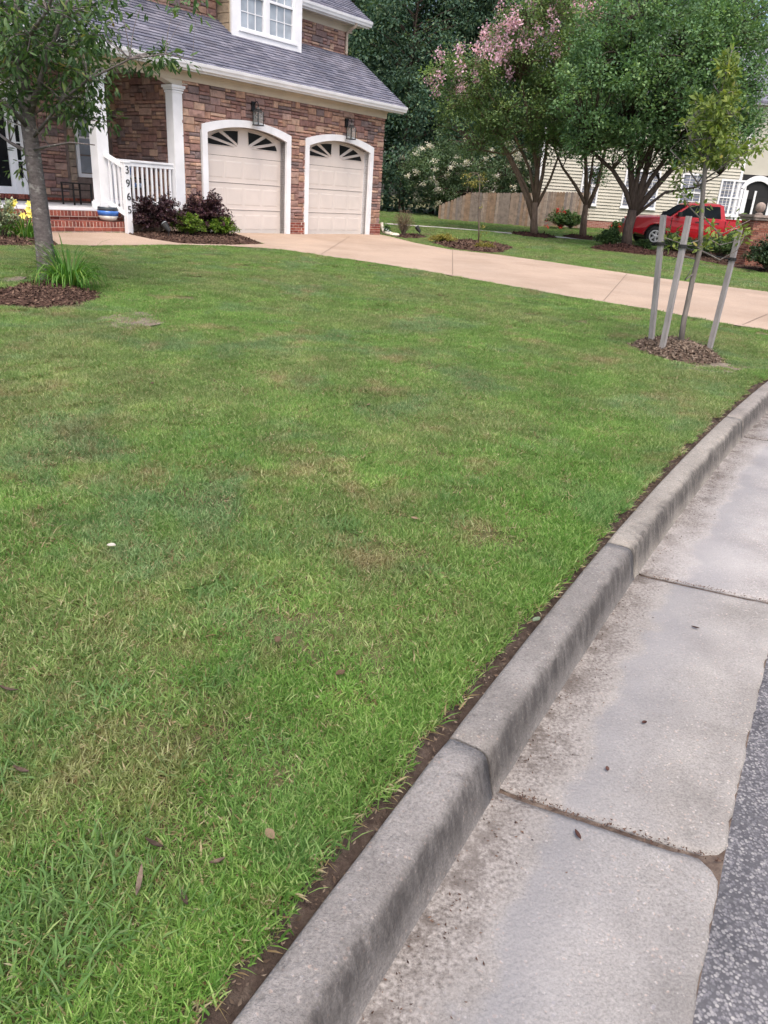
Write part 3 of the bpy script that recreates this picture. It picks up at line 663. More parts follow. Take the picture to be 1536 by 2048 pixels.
# broad-leaved weed tufts and straw-rich spots
for px, py, n, sp in ((120, 1780, 16, .17), (60, 1900, 8, .2), (560, 1090, 14, .22), (700, 1060, 6, .15), (430, 1190, 6, .15), (300, 960, 8, .4), (1100, 1140, 4, .1), (30, 1500, 6, .2), (420, 1880, 6, .2), (1180, 760, 6, .5), (900, 1000, 8, .5), (480, 900, 10, .5), (250, 1450, 8, .4)):
    c = gnd(px, py)
    for q in range(n):
        a, e = c[0] + random.gauss(0, sp * .5), c[1] + random.gauss(0, sp * .5)
        if kerb_d(a, e) > .15: pts.append((a, e, float(gz(a, e)))); idx.append(random.choice(C_I)); scl.append(random.uniform(.5, .95))
for q in range(240):
    a, e = random.uniform(-5, 3.5), random.uniform(.8, 10)
    if kerb_d(a, e) > .3 and noise.noise((a * .8, e * .8, 9.)) > .0: pts.append((a, e, float(gz(a, e)))); idx.append(D_I); scl.append(random.uniform(.6, 1.0))
for b_ in soft:
    for q in range(int(120 * np.ptp(b_[:, 0]) * np.ptp(b_[:, 1]))):
        a, e = RNG.uniform(b_[:, 0].min(), b_[:, 0].max()), RNG.uniform(b_[:, 1].min(), b_[:, 1].max())
        if kerb_d(a, e) > .07 and noise.noise((a * 3, e * 3, 2.)) > -.05 and pip(np.array([a]), np.array([e]), b_)[0]: pts.append((a, e, float(gz(a, e)) - .006)); idx.append(random.choice(B_I)); scl.append(random.uniform(.45, .8))
Pg = np.array(pts); k = np.ones(len(Pg), bool)
for b_ in blockers: k &= ~pip(Pg[:, 0], Pg[:, 1], b_)
Pg = Pg[k]; idx = np.array(idx)[k]; scl = np.array(scl)[k]
me = bpy.data.meshes.new('grass'); me.vertices.add(len(Pg)); me.vertices.foreach_set('co', Pg.astype(np.float32).ravel())
a_ = me.attributes.new('idx', 'INT', 'POINT'); a_.data.foreach_set('value', idx.astype(np.int32))
a_ = me.attributes.new('scl', 'FLOAT', 'POINT'); a_.data.foreach_set('value', scl.astype(np.float32))
a_ = me.attributes.new('rot', 'FLOAT_VECTOR', 'POINT'); a_.data.foreach_set('vector', np.stack([RNG.normal(0, .05, len(Pg)), RNG.normal(0, .05, len(Pg)), RNG.uniform(0, 6.28, len(Pg))], 1).astype(np.float32).ravel())
grass = link('grass', me); tag(grass, 'mown green lawn grass with olive and straw-coloured patches', 'grass', kind='stuff')
ng = bpy.data.node_groups.new('grass_scatter', 'GeometryNodeTree')
ng.interface.new_socket('Geometry', in_out='INPUT', socket_type='NodeSocketGeometry'); ng.interface.new_socket('Geometry', in_out='OUTPUT', socket_type='NodeSocketGeometry')
gi = ng.nodes.new('NodeGroupInput'); go = ng.nodes.new('NodeGroupOutput'); ip = ng.nodes.new('GeometryNodeInstanceOnPoints'); ci = ng.nodes.new('GeometryNodeCollectionInfo')
ci.inputs['Collection'].default_value = gcol; ci.inputs['Separate Children'].default_value = True; ci.inputs['Reset Children'].default_value = True
def na(dt, nm):
    n = ng.nodes.new('GeometryNodeInputNamedAttribute'); n.data_type = dt; n.inputs['Name'].default_value = nm; return n.outputs['Attribute']
er = ng.nodes.new('FunctionNodeEulerToRotation')
L_ = ng.links.new
L_(gi.outputs[0], ip.inputs['Points']); L_(ci.outputs[0], ip.inputs['Instance']); ip.inputs['Pick Instance'].default_value = True
L_(na('INT', 'idx'), ip.inputs['Instance Index']); L_(na('FLOAT_VECTOR', 'rot'), er.inputs[0]); L_(er.outputs[0], ip.inputs['Rotation']); L_(na('FLOAT', 'scl'), ip.inputs['Scale'])
L_(ip.outputs[0], go.inputs[0])
md = grass.modifiers.new('scatter', 'NODES'); md.node_group = ng
# ================================================================ THE STONE HOUSE
house = tag(empty('stone_house', HO, math.pi / 2 - AZ), 'two-storey stone-faced house with double arched garage doors and white porch', 'house')
STONES = [(0.347, 0.204, 0.167), (0.297, 0.184, 0.162), (0.258, 0.175, 0.164), (0.392, 0.237, 0.179), (0.420, 0.267, 0.197), (0.319, 0.216, 0.199), (0.224, 0.171, 0.169), (0.470, 0.321, 0.246), (0.370, 0.235, 0.199), (0.269, 0.155, 0.136), (0.414, 0.281, 0.235)]
BRICKS = [(.25, .075, .058), (.29, .092, .066), (.21, .063, .05), (.32, .118, .088), (.19, .068, .058)]
def pal(cs, v=.16):
    c = random.choice(cs); k = random.uniform(1 - v, 1 + v); return tuple(min(1, x * k) for x in c)
CW, CH = .155, .077
def stone_mesh(w, h, seed):
    r = random.Random(seed); g = .007; W, H = w * CW - g, h * CH - g; d = .045
    J = lambda a: r.uniform(-a, a)
    o = [(-W / 2 + J(.006), 0.02, -H / 2 + J(.004)), (W / 2 + J(.006), 0.02, -H / 2 + J(.004)), (W / 2 + J(.006), .02, H / 2 + J(.004)), (-W / 2 + J(.006), .02, H / 2 + J(.004))]
    e = .013
    m_ = [(x * (1 - .2 * e / W), -d * .62 + J(.006), z * (1 - .2 * e / H)) for x, _, z in o]
    f_ = [(x - math.copysign(e, x), -d + J(.012), z - math.copysign(e * .8, z)) for x, _, z in m_]
    c = [(J(W * .15), -d + J(.010) - .003, J(H * .1))]
    V = o + m_ + f_ + c; F = []
    for i in range(4):
        j = (i + 1) % 4; F += [(i, j, 4 + j, 4 + i), (4 + i, 4 + j, 8 + j, 8 + i), (8 + i, 8 + j, 12)]
    return V, F
SM = {}
for w in (1, 2, 3):
    for h in (1, 2):
        SM[w, h] = []
        for k in range(4):
            V, F = stone_mesh(w, h, w * 100 + h * 10 + k); me = bpy.data.meshes.new('stone'); me.from_pydata(V, [], F); me.materials.append(MATS['stone_piece']); SM[w, h].append((me, V, F))
def ashlar(s0, s1, z0, z1, hole):
    nx, nz = int(round((s1 - s0) / CW)), int(round((z1 - z0) / CH)); dx = (s1 - s0) / nx; dz = (z1 - z0) / nz
    used = np.zeros((nx, nz), bool); out = []
    for j in range(nz):
        for i in range(nx):
            if hole(s0 + i * dx, s0 + (i + 1) * dx, z0 + j * dz, z0 + (j + 1) * dz): used[i, j] = True
    for j in range(nz):
        i = 0
        while i < nx:
            if used[i, j]: i += 1; continue
            w, h = random.choice([(1, 1), (2, 1), (2, 1), (3, 1), (2, 1), (1, 2), (2, 2), (2, 2), (3, 1), (3, 2)])
            while w > 1 and (i + w > nx or used[i:i + w, j].any()): w -= 1
            if h == 2 and (j + 2 > nz or used[i:i + w, j + 1].any()): h = 1
            used[i:i + w, j:j + h] = True
            out.append((s0 + (i + w / 2) * dx, z0 + (j + h / 2) * dz, w, h)); i += w
    return out
def lay(stones, parent, place, nsep, sep_key):
    """first nsep stones (by sep_key) as objects, the rest joined"""
    order_ = sorted(range(len(stones)), key=lambda q: sep_key(stones[q])); mb = MB()
    for r_, q in enumerate(order_):
        s, z, w, h = stones[q]; me, V, F = random.choice(SM[w, h]); c = pal(STONES)
        L, rz = place(s, z)
        if r_ < nsep: link('stone', me, None, parent, L, (0, 0, rz), c)
        else:
            mb.cur = c; ca, sa = math.cos(rz), math.sin(rz)
            mb.add([(L[0] + x * ca - y * sa, L[1] + x * sa + y * ca, L[2] + z_) for x, y, z_ in V], F)
    if mb.v: tag(mb.build('stone_facing', 'stone_joined', parent), kind='stuff')
# --- openings of the two garage doors
DOORS = [(-6.22, -3.63), (-2.785, -.215)]; ZS, ZC = 2.24, 2.44
def arc(s0, s1, zs, zc, n=24):
    c = (s0 + s1) / 2; hw_ = (s1 - s0) / 2; k = zc - zs; R_ = (hw_ ** 2 + k ** 2) / (2 * k)
    return [(c - hw_ + 2 * hw_ * i / n, zc - R_ + math.sqrt(max(0, R_ ** 2 - (hw_ * (2 * i / n - 1)) ** 2))) for i in range(n + 1)]
def band(mb, lower, upper, o0, o1):                        # solid between two polylines with equal counts
    n = len(lower)
    for i in range(n - 1):
        a, b_, c, d = lower[i], lower[i + 1], upper[i + 1], upper[i]
        mb.add([(a[0], o0, a[1]), (b_[0], o0, b_[1]), (c[0], o0, c[1]), (d[0], o0, d[1]), (a[0], o1, a[1]), (b_[0], o1, b_[1]), (c[0], o1, c[1]), (d[0], o1, d[1])],
               [(0, 1, 2, 3), (7, 6, 5, 4), (0, 4, 5, 1), (3, 2, 6, 7)] + ([(0, 3, 7, 4)] if i == 0 else []) + ([(1, 5, 6, 2)] if i == n - 2 else []))
    return mb
wall = MB(); MO = .035                                     # mortar plane
for a, b_ in ((-6.87, -6.22), (-3.63, -2.785), (-.215, .42)): wall.box(a, b_, MO, .30, 0, ZS)
for a, b_ in ((-6.87, -6.22), (-3.63, -2.785), (-.215, .42)): wall.box(a, b_, MO, .30, ZS, 3.42)
for a, b_ in DOORS:
    lo = arc(a, b_, ZS, ZC); band(wall, lo, [(x, 3.42) for x, z in lo], MO, .30)
wall.box(.30, .42, .30, 8, 0, 3.42).box(-6.80, -6.68, .30, 2.5, .5, 3.42)
gwall = wall.build('wall', 'mortar', house)
def hole(a, b_, z0, z1):
    if z0 < .34: 
        return True
    for d0, d1 in DOORS:
        if b_ > d0 - .03 and a < d1 + .03:
            zt = max([z for x, z in arc(d0, d1, ZS, ZC) if a - .08 <= x <= b_ + .08] or [ZS])
            if z0 < zt + .02: return True
    return False
gst = ashlar(-6.87, .42, .34, 3.20, hole)
lay(gst, gwall, lambda s, z: ((s, MO, z), 0), 235, lambda q: abs(q[0] + 5))
# return of the garage wall towards the right corner and into the porch
pst = ashlar(0, 2.45, .56, 3.36, lambda *a: False)
rw = MB().box(-6.875, -6.85, .02, 2.46, .5, 3.40).build('porch_side_wall', 'mortar', house)
lay(pst, rw, lambda s, z: ((-6.872, 2.45 - s, z), -math.pi / 2), 0, lambda q: 0)
cst = ashlar(0, 1.0, .34, 3.2, lambda *a: False)
lay(cst, gwall, lambda s, z: ((.42, .02 + s, z), math.pi / 2), 0, lambda q: 0)
# --- brick plinths
def brick_mesh(w, h, d=.1):
    g = .013; W, H = w - g, h - g; e = .004
    mb = MB().add([(-W / 2, 0, -H / 2), (W / 2, 0, -H / 2), (W / 2, 0, H / 2), (-W / 2, 0, H / 2), (-W / 2, -d + e, -H / 2), (W / 2, -d + e, -H / 2), (W / 2, -d + e, H / 2), (-W / 2, -d + e, H / 2),
                   (-W / 2 + e, -d, -H / 2 + e), (W / 2 - e, -d, -H / 2 + e), (W / 2 - e, -d, H / 2 - e), (-W / 2 + e, -d, H / 2 - e)],
                  [(8, 9, 10, 11)] + [(4 + i, 4 + (i + 1) % 4, 8 + (i + 1) % 4, 8 + i) for i in range(4)] + [(i, (i + 1) % 4, 4 + (i + 1) % 4, 4 + i) for i in range(4)])
    me = mb.mesh('brick'); me.materials.append(MATS['brick_piece']); return me
BM = {'s': brick_mesh(.21, .068, .04), 'h': brick_mesh(.105, .068, .04), 'r': brick_mesh(.0775, .118, .34), 'S': brick_mesh(.21, .082, .05), 'R2': brick_mesh(.0775, .112, .12)}
def brick(kind, parent, s, o, z): link('brick', BM[kind], None, parent, (s, o, z), None, pal(BRICKS))
pl = MB()
for a, b_ in ((-3.48, -2.915), (-.075, .43)): pl.box(a, b_, -.036, .10, 0, .34)
plinth = pl.build('brick_plinth', 'brick_mortar', house)
for a, b_ in ((-3.48, -2.915), (-.075, .43)):
    for j in range(5):
        x = a - (.105 if j % 2 else 0)
        while x < b_ - .02:
            l, r_ = max(x, a), min(x + .21, b_)
            if r_ - l > .15: brick('s', plinth, (l + r_) / 2, -.004, .034 + .068 * j)
            elif r_ - l > .05: brick('h', plinth, (l + r_) / 2, -.004, .034 + .068 * j)
            x += .21
# --- white surrounds and garage doors
for d0, d1 in DOORS:
    t_ = MB(); w_ = .155
    lo = arc(d0, d1, ZS, ZC); up = arc(d0 - w_, d1 + w_, ZS + .15, ZC + .155)
    band(t_, lo, up, -.035, .28)
    t_.box(d0 - w_, d0, -.035, .28, 0, ZS).box(d1, d1 + w_, -.035, .28, 0, ZS)
    t_.add([(d0 - w_, -.035, ZS), (d0, -.035, ZS), (d0 - w_, -.035, ZS + .15), (d0 - w_, .2, ZS), (d0, .2, ZS), (d0 - w_, .2, ZS + .15)], [(0, 1, 2), (3, 5, 4), (0, 2, 5, 3)])
    t_.add([(d1, -.035, ZS), (d1 + w_, -.035, ZS), (d1 + w_, -.035, ZS + .15), (d1, .2, ZS), (d1 + w_, .2, ZS), (d1 + w_, .2, ZS + .15)], [(0, 1, 2), (3, 5, 4), (1, 4, 5, 2)])
    t_.build('door_surround', 'white_paint', house)
    gd = empty('garage_door', (0, 0, 0), 0, house); DO = .20
    zs_ = [.012, .585, 1.195, 1.79, 2.5]; sm = (d0 + d1) / 2
    for j in range(4):
        z0, z1 = zs_[j] + .004, zs_[j + 1] - .004
        mb = MB().box(d0 - .02, d1 + .02, DO, DO + .05, z0, z1)
        if j < 3:
            for q in range(4):                             # raised long panels
                a = d0 + .06 + q * (d1 - d0 - .12) / 4 + .035; e = d0 + .06 + (q + 1) * (d1 - d0 - .12) / 4 - .035
                b0, b1 = z0 + .10, z1 - .10
                mb.add([(a, DO, b0), (e, DO, b0), (e, DO, b1), (a, DO, b1), (a + .03, DO - .006, b0 + .03), (e - .03, DO - .006, b0 + .03), (e - .03, DO - .006, b1 - .03), (a + .03, DO - .006, b1 - .03)],
                       [(4, 5, 6, 7), (0, 1, 5, 4), (1, 2, 6, 5), (2, 3, 7, 6), (3, 0, 4, 7)])
            mb.box(d0, d1, DO - .012, DO, z0, z0 + .02)
        sec = mb.build('door_section', 'cream_door', gd)
    for sg in (-1, 1):                                     # sunburst lights
        ox, oz = sm + sg * .16, 2.005; RX, RZ = 1.0, .36
        def el(a): return (ox + sg * RX * math.cos(a), oz + RZ * math.sin(a))
        for a0, a1, px_, pz_ in ((.0, .40, .14, 0.), (.52, .92, .05, .035), (1.06, 1.57, .0, .07)):
            base_ = (ox + sg * (px_ + .02), oz + pz_)
            curve = [el(a0 + (a1 - a0) * i / 6) for i in range(7)]
            poly = [base_] + (curve if a0 > 0 else [(ox + sg * RX, oz)] + curve[1:])
            if sg < 0: poly = poly[::-1]
            MB().prism(poly, DO - .006, DO + .004).build('pane', 'glass_dark', gd)
            # raised rim round each light
            rim = MB(); n_ = len(poly)
            cx_ = sum(p[0] for p in poly) / n_; cz_ = sum(p[1] for p in poly) / n_
            pts_ = [(x + (x - cx_) * .04, DO - .006, z + (z - cz_) * .05) for x, z in poly]
            rim.tube(pts_ + [pts_[0]], .011, 4, False).build('pane_rim', 'cream_door', gd)
# --- frieze, soffit, fascia, gutter
def eave(s0, s1, oz, name='eave'):
    o_, z_ = oz
    fz = MB().box(s0, s1 - .40, o_ - .03, o_ + .05, z_ - .17, z_ + .02).box(s0, s1 - .40, o_ - .055, o_ + .03, z_ - .03, z_ + .015).build('frieze', 'cream_trim', house)
    MB().box(s0, s1 - .05, o_ - .34, o_ + .05, z_ + .02, z_ + .045).build('soffit', 'cream_trim', house)
    MB().box(s0, s1 - .03, o_ - .36, o_ - .335, z_ - .015, z_ + .13).build('fascia', 'white_paint', house)
    MB().prism_x([(o_ - .362, z_ + .02), (o_ - .43, z_ + .025), (o_ - .445, z_ + .07), (o_ - .465, z_ + .10), (o_ - .475, z_ + .155), (o_ - .46, z_ + .16), (o_ - .455, z_ + .12), (o_ - .362, z_ + .12)], s0, s1).build('roof_gutter', 'white_paint', house)
eave(-14, .86, (0, 3.36))
# --- roofs
PITCH = .68
SHC = [(.15, .155, .195), (.175, .18, .22), (.13, .135, .175), (.195, .195, .235), (.155, .155, .19)]
def roof(s0, s1, o0, z0, o1, part_name):
    z1 = z0 + PITCH * (o1 - o0); L = math.hypot(o1 - o0, z1 - z0); ux, uz = (o1 - o0) / L, (z1 - z0) / L; nx, nz = -uz, ux
    deck = MB().prism_x([(o0, z0 - .02), (o1, z1 - .02), (o1, z1 - .06), (o0, z0 - .06)], s0, s1).build(part_name, 'dark_interior', house)
    mb = MB(); ex = .128; r_ = 0; t = 0
    while t < L:
        x = s0 - random.random() * .3
        while x < s1:
            w = random.choice((.16, .22, .3, .36)); a, e = max(x, s0), min(x + w - .004, s1)
            if e > a + .01:
                mb.cur = pal(SHC, .14); h0 = .017 + random.choice((0, .006, .006)); h1 = .002; t1 = min(t + ex * 1.05, L)
                P = lambda s, tt, hh: (s, o0 + ux * tt + nx * hh, z0 + uz * tt + nz * hh)
                mb.add([P(a, t, h0), P(e, t, h0), P(e, t1, h1), P(a, t1, h1), P(a, t, -.015), P(e, t, -.015), P(e, t1, -.015), P(a, t1, -.015)], [(0, 1, 2, 3), (4, 5, 1, 0), (5, 6, 2, 1), (7, 4, 0, 3)])
            x += w
        t += ex; r_ += 1
    tag(mb.build('shingles', 'shingle', deck), kind='stuff')
    return z1
roof(-14, .88, -.44, 3.505, 1.52, 'roof')
# --- upper storey set back above the roof
UO = 1.5
up_w = MB().box(-14, .40, UO + .04, 8.0, 4.5, 5.65).box(-6.9, .40, .32, 8.0, 3.36, 3.50)
uwall = up_w.build('upper_wall', 'mortar', house)
ust = ashlar(-9.5, .40, 4.72, 5.42, lambda a, b_, z0, z1: b_ > -4.40 and a < -2.2)
lay(ust, uwall, lambda s, z: ((s, UO + .04, z), 0), 60, lambda q: abs(q[0] + 1))
eave(-14, .92, (UO, 5.57))
roof(-14, .95, UO - .44, 5.715, 5.2, 'upper_roof')
# downspout at the corner of the upper wall
MB().tube([(.27, UO - .40, 5.60), (.27, UO - .36, 5.52), (.27, UO - .08, 5.40), (.27, UO - .05, 5.32), (.27, UO - .05, 4.86)], .038, 8).build('downspout', 'tan_metal', house)
# --- box window standing out of the roof
DF = 1.0; ds0, ds1 = -4.50, -2.08
dormer = MB().box(ds0 + .02, ds1 - .02, DF + .085, UO + .1, 4.45, 6.9).build('dormer', 'cream_trim', house)
for i in range(9):                                         # block quoins on the cheek
    z0 = 4.55 + i * .21
    MB().box(ds0 - .012, ds0 + .03, DF + .12, UO + .02, z0, z0 + .195).build('quoin', 'stone_piece', dormer, color=(.36, .29, .21))
tr_ = MB().box(ds0, ds1, DF, DF + .06, 4.44, 4.62).box(ds0, ds0 + .26, DF, DF + .06, 4.62, 6.8).box(ds1 - .28, ds1, DF, DF + .06, 4.62, 6.8)
tr_.box(ds0 + .2, ds1 - .18, DF - .03, DF + .06, 4.62, 4.67).box(-3.40, -3.27, DF + .005, DF + .06, 4.67, 6.8).build('window_trim', 'white_paint', dormer)
for a, b_ in ((ds0 + .26, -3.40), (-3.27, ds1 - .28)):
    w_ = empty('dormer_window', (0, 0, 0), 0, house)
    MB().box(a, a + .045, DF + .02, DF + .08, 4.67, 6.75).box(b_ - .045, b_, DF + .02, DF + .08, 4.67, 6.75).box(a + .045, b_ - .045, DF + .02, DF + .08, 4.67, 4.72).box(a + .045, b_ - .045, DF + .015, DF + .08, 5.40, 5.455).build('sash', 'white_paint', w_)
    c0, c1 = a + .045, b_ - .045
    for k in range(3):
        for j, (z0, z1) in enumerate(((4.72, 5.06), (5.06, 5.40), (5.455, 5.80), (5.80, 6.14), (6.14, 6.5))):
            x0 = c0 + (c1 - c0) * k / 3; x1 = c0 + (c1 - c0) * (k + 1) / 3
            MB().box(x0 + .008, x1 - .008, DF + .06, DF + .066, z0 + .008, z1 - .008).build('pane', 'glass_pale', w_)
    mn = MB()
    for k in (1, 2): mn.box(c0 + (c1 - c0) * k / 3 - .009, c0 + (c1 - c0) * k / 3 + .009, DF + .045, DF + .07, 4.72, 6.6)
    for z in (5.06, 5.80, 6.14): mn.box(c0, c1, DF + .048, DF + .068, z - .009, z + .009)
    mn.build('muntin', 'white_paint', w_)
# --- porch
FZ, PB = .53, 2.46
porch = MB().box(-14, -6.88, -.03, PB, FZ - .045, FZ).build('porch_floor', 'white_paint', house)
MB().box(-14, -6.88, .03, PB, -.1, FZ - .05).build('porch_base', 'brick_mortar', house)
MB().box(-14, -6.86, .05, PB + .1, 3.385, 3.41).build('porch_ceiling', 'porch_ceiling', house)
bw = MB().box(-14, -6.7, PB + .04, PB + .3, .3, 5.0).build('porch_back_wall', 'mortar', house)
WX0, WX1, WZ0, WZ1 = -8.02, -7.33, 1.18, 2.75
def bhole(a, b_, z0, z1):
    if z0 < .68: return True
    if b_ > WX0 - .19 and a < WX1 + .19 and z0 < WZ1 + .25 : return True
    return b_ > -11.1 and a < -9.25 and z0 < 2.95
bst = ashlar(-12.5, -6.88, .53, 3.38, bhole)
lay(bst, bw, lambda s, z: ((s, PB + .04, z), 0), 60, lambda q: abs(q[0] + 8.9))
for sx in (WX0 - .20, WX1 + .012):
    for i in range(15):
        z0 = .70 + i * .155
        link('quoin', SM[1, 2][i % 4][0], None, bw, (sx + .095, PB + .035, z0 + .075), None, (.34 * random.uniform(.85, 1.15), .265, .21))
w_ = empty('porch_window', (0, 0, 0), 0, house)
MB().box(WX0, WX0 + .07, PB - .02, PB + .06, WZ0, WZ1).box(WX1 - .07, WX1, PB - .02, PB + .06, WZ0, WZ1).box(WX0, WX1, PB - .03, PB + .06, WZ0 - .08, WZ0).box(WX0, WX1, PB - .02, PB + .06, WZ1, WZ1 + .09).box(WX0 + .07, WX1 - .07, PB, PB + .05, 1.93, 1.97).build('frame', 'white_paint', w_)
for j in range(4): MB().box(WX0 + .08, WX1 - .08, PB + .02, PB + .03, WZ0 + .02 + j * .39, WZ0 + .38 + j * .39).build('pane', 'glass_pale', w_)
# brick footing under the front door, brick by brick
for i in range(36): brick('R2', bw, -12.1 + i * .0775, PB + .05, .625)
for i in range(12): brick('s', bw, -9.25 + i * .0 + i * .21 if i < 11 else -9.3, PB + .04, .60) if -9.25 + i * .21 < -6.95 else None
# front door with sidelights
door = empty('front_door', (0, 0, 0), 0, house); dz0 = .70
MB().box(-9.36, -9.26, PB - .06, PB + .05, dz0, 2.90).box(-9.585, -9.49, PB - .06, PB + .05, dz0, 2.90).box(-10.62, -10.54, PB - .06, PB + .05, dz0, 2.90).box(-11.2, -9.26, PB - .062, PB + .05, 2.80, 2.92).box(-11.2, -9.26, PB - .065, PB + .05, dz0 - .03, dz0 + .0).build('door_frame', 'white_paint', door)
MB().box(-9.49, -9.36, PB - .03, PB + .04, dz0, .98).build('sidelight_panel', 'white_paint', door)
for j in range(5):
    z0 = 1.0 + j * .36; MB().box(-9.48, -9.37, PB - .01, PB + .0, z0, z0 + .335).build('sidelight_pane', 'glass_dark', door)
sb = MB().box(-9.49, -9.475, PB - .03, PB + .03, .98, 2.80).box(-9.375, -9.36, PB - .03, PB + .03, .98, 2.80)
for j in range(6): sb.box(-9.475, -9.375, PB - .025, PB + .02, .98 + j * .36 - .002, .98 + j * .36 + .024)
sb.build('sidelight_muntin', 'white_paint', door)
MB().box(-10.54, -10.45, PB - .04, PB + .02, dz0, 2.8).box(-9.67, -9.585, PB - .04, PB + .02, dz0, 2.8).box(-10.45, -9.67, PB - .04, PB + .02, dz0, .82).box(-10.45, -9.67, PB - .04, PB + .02, 2.70, 2.8).build('door_leaf', 'white_paint', door)
MB().box(-10.45, -9.67, PB - .005, PB + .005, .82, 2.70).build('door_glass', 'glass_dark', door)
MB().tube([(-9.63, PB - .05, 1.55), (-9.63, PB - .10, 1.55), (-9.72, PB - .10, 1.55)], .012, 6).build('handle', 'black_metal', door)
# columns
def column(s0, s1):
    c = empty('porch_column', (0, 0, 0), 0, house); w = s1 - s0
    MB().box(s0, s1, 0, w, FZ + .16, 2.98).build('shaft', 'white_paint', c, bevel=.008)
    MB().box(s0 - .04, s1 + .04, -.04, w + .04, FZ, FZ + .13).box(s0 - .02, s1 + .02, -.02, w + .02, FZ + .13, FZ + .16).build('base', 'white_paint', c, bevel=.006)
    MB().box(s0 - .015, s1 + .015, -.015, w + .015, 2.93, 2.97).box(s0 - .03, s1 + .03, -.03, w + .03, 2.98, 3.02).box(s0 - .055, s1 + .055, -.055, w + .055, 3.02, 3.075).build('capital', 'white_paint', c, bevel=.005)
column(-9.075, -8.81); column(-7.135, -6.875)
bm_ = MB()
for a, b_, zc in ((-8.85, -7.10, 3.235), (-11.6, -9.03, 3.30)):
    lo = arc(a, b_, 3.08, zc, 18); band(bm_, lo, [(x, 3.37) for x, z in lo], .0, .24)
bm_.box(-9.03, -8.85, .0, .24, 3.075, 3.37).box(-7.10, -6.72, .0, .24, 3.075, 3.37)
bm_.build('porch_beam', 'cream_trim', house)
# steps, brick by brick
st = MB().box(-11.4, -8.66, -.294, .02, -.05, .285).box(-11.4, -8.66, -.027, .08, .36, FZ - .055).box(-11.4, -8.66, .018, .08, .29, .36).build('porch_steps', 'brick_mortar', house)
for i in range(35):
    brick('r', st, -11.36 + .0388 + i * .0775, .055 - .015, .298 - .059)
    brick('R2', st, -11.36 + .0388 + i * .0775, .085, FZ - .05 - .056)
for i in range(13):
    brick('S', st, -11.3 + i * .21, -.26, .14); brick('S', st, -11.2 + i * .21, .06, .335)
# railing
rl = empty('porch_railing', (0, 0, 0), 0, house)
MB().box(-8.80, -7.12, .07, .16, 1.47, 1.515).box(-8.80, -7.12, .09, .14, 1.39, 1.47).build('top_rail', 'white_paint', rl, bevel=.004)
MB().box(-8.80, -7.12, .085, .145, .63, .70).build('bottom_rail', 'white_paint', rl)
for i in range(13):
    x = -8.68 + i * .122; MB().box(x - .019, x + .019, .096, .134, .70, 1.39).build('baluster', 'white_paint', rl)
for z0, z1 in ((1.40, 1.60), (.48, .68)):
    MB().add([(-8.96, -.02, z1 - .07), (-8.86, -.02, z1 - .07), (-8.86, -.02, z1), (-8.96, -.02, z1), (-8.80, -.40, z0 - .07), (-8.70, -.40, z0 - .07), (-8.70, -.40, z0), (-8.80, -.40, z0)],
             [(0, 1, 2, 3), (7, 6, 5, 4), (0, 4, 5, 1), (1, 5, 6, 2), (2, 6, 7, 3), (3, 7, 4, 0)]).build('stair_rail', 'white_paint', rl)
for o_ in (-.29, -.19, -.09):
    q = (-.02 - o_) / .38; MB().box(-8.93 + .16 * q, -8.89 + .16 * q, o_ - .019, o_ + .019, .66 - .20 * q, 1.555 - .20 * q).build('baluster', 'white_paint', rl)
nw = MB().box(-8.80, -8.67, -.47, -.35, -.02, 1.44).box(-8.815, -8.655, -.485, -.335, 1.44, 1.47).build('newel_post', 'white_paint', house, bevel=.005)
for i, ch in enumerate('3965'):
    cu = bpy.data.curves.new('house_number', 'FONT'); cu.body = ch; cu.size = .21; cu.extrude = .004; cu.align_x = 'CENTER'; cu.materials.append(MATS['black_metal'])
    tmp = bpy.data.objects.new('tmp', cu); nm = bpy.data.meshes.new_from_object(tmp); bpy.data.objects.remove(tmp); nm.name = 'house_number'
    link('house_number', nm, None, nw, (-8.735, -.476, 1.24 - i * .255), (math.pi / 2, 0, 0))

# ---------------------------------------------------------------- things on and about the house
m, t, b = newmat('cushion', .9, .1); p = opos(t)
t.links.new(ramp(t, vor(t, p, 14), [(.25, (.05, .10, .28)), (.4, (.55, .58, .62)), (.6, (.35, .42, .52)), (.7, (.10, .16, .34))]), b.inputs['Base Color'])
for n_, c_ in (('pot_white', (.55, .52, .48)), ('pot_blue', (.05, .16, .50)), ('pot_dark', (.045, .055, .07))):
    mm = paint(n_, c_, .18, .15, 14, .5, 0, 0)
m, t, b = newmat('glass_lamp_clear', .05, .5); tb = t.nodes.new('ShaderNodeBsdfTransparent'); ms = N(t, 'ShaderNodeMixShader', i_0=.86)
b.inputs['Base Color'].default_value = (.5, .55, .55, 1); t.links.new(b.outputs[0], ms.inputs[1]); t.links.new(tb.outputs[0], ms.inputs[2]); t.links.new(ms.outputs[0], t.nodes['Material Output'].inputs[0])
def hthing(name, s, o, z, label, cat, rz=0, group=None):
    return tag(empty(name, hw(s, o, z), math.pi / 2 - AZ + rz), label, cat, group)
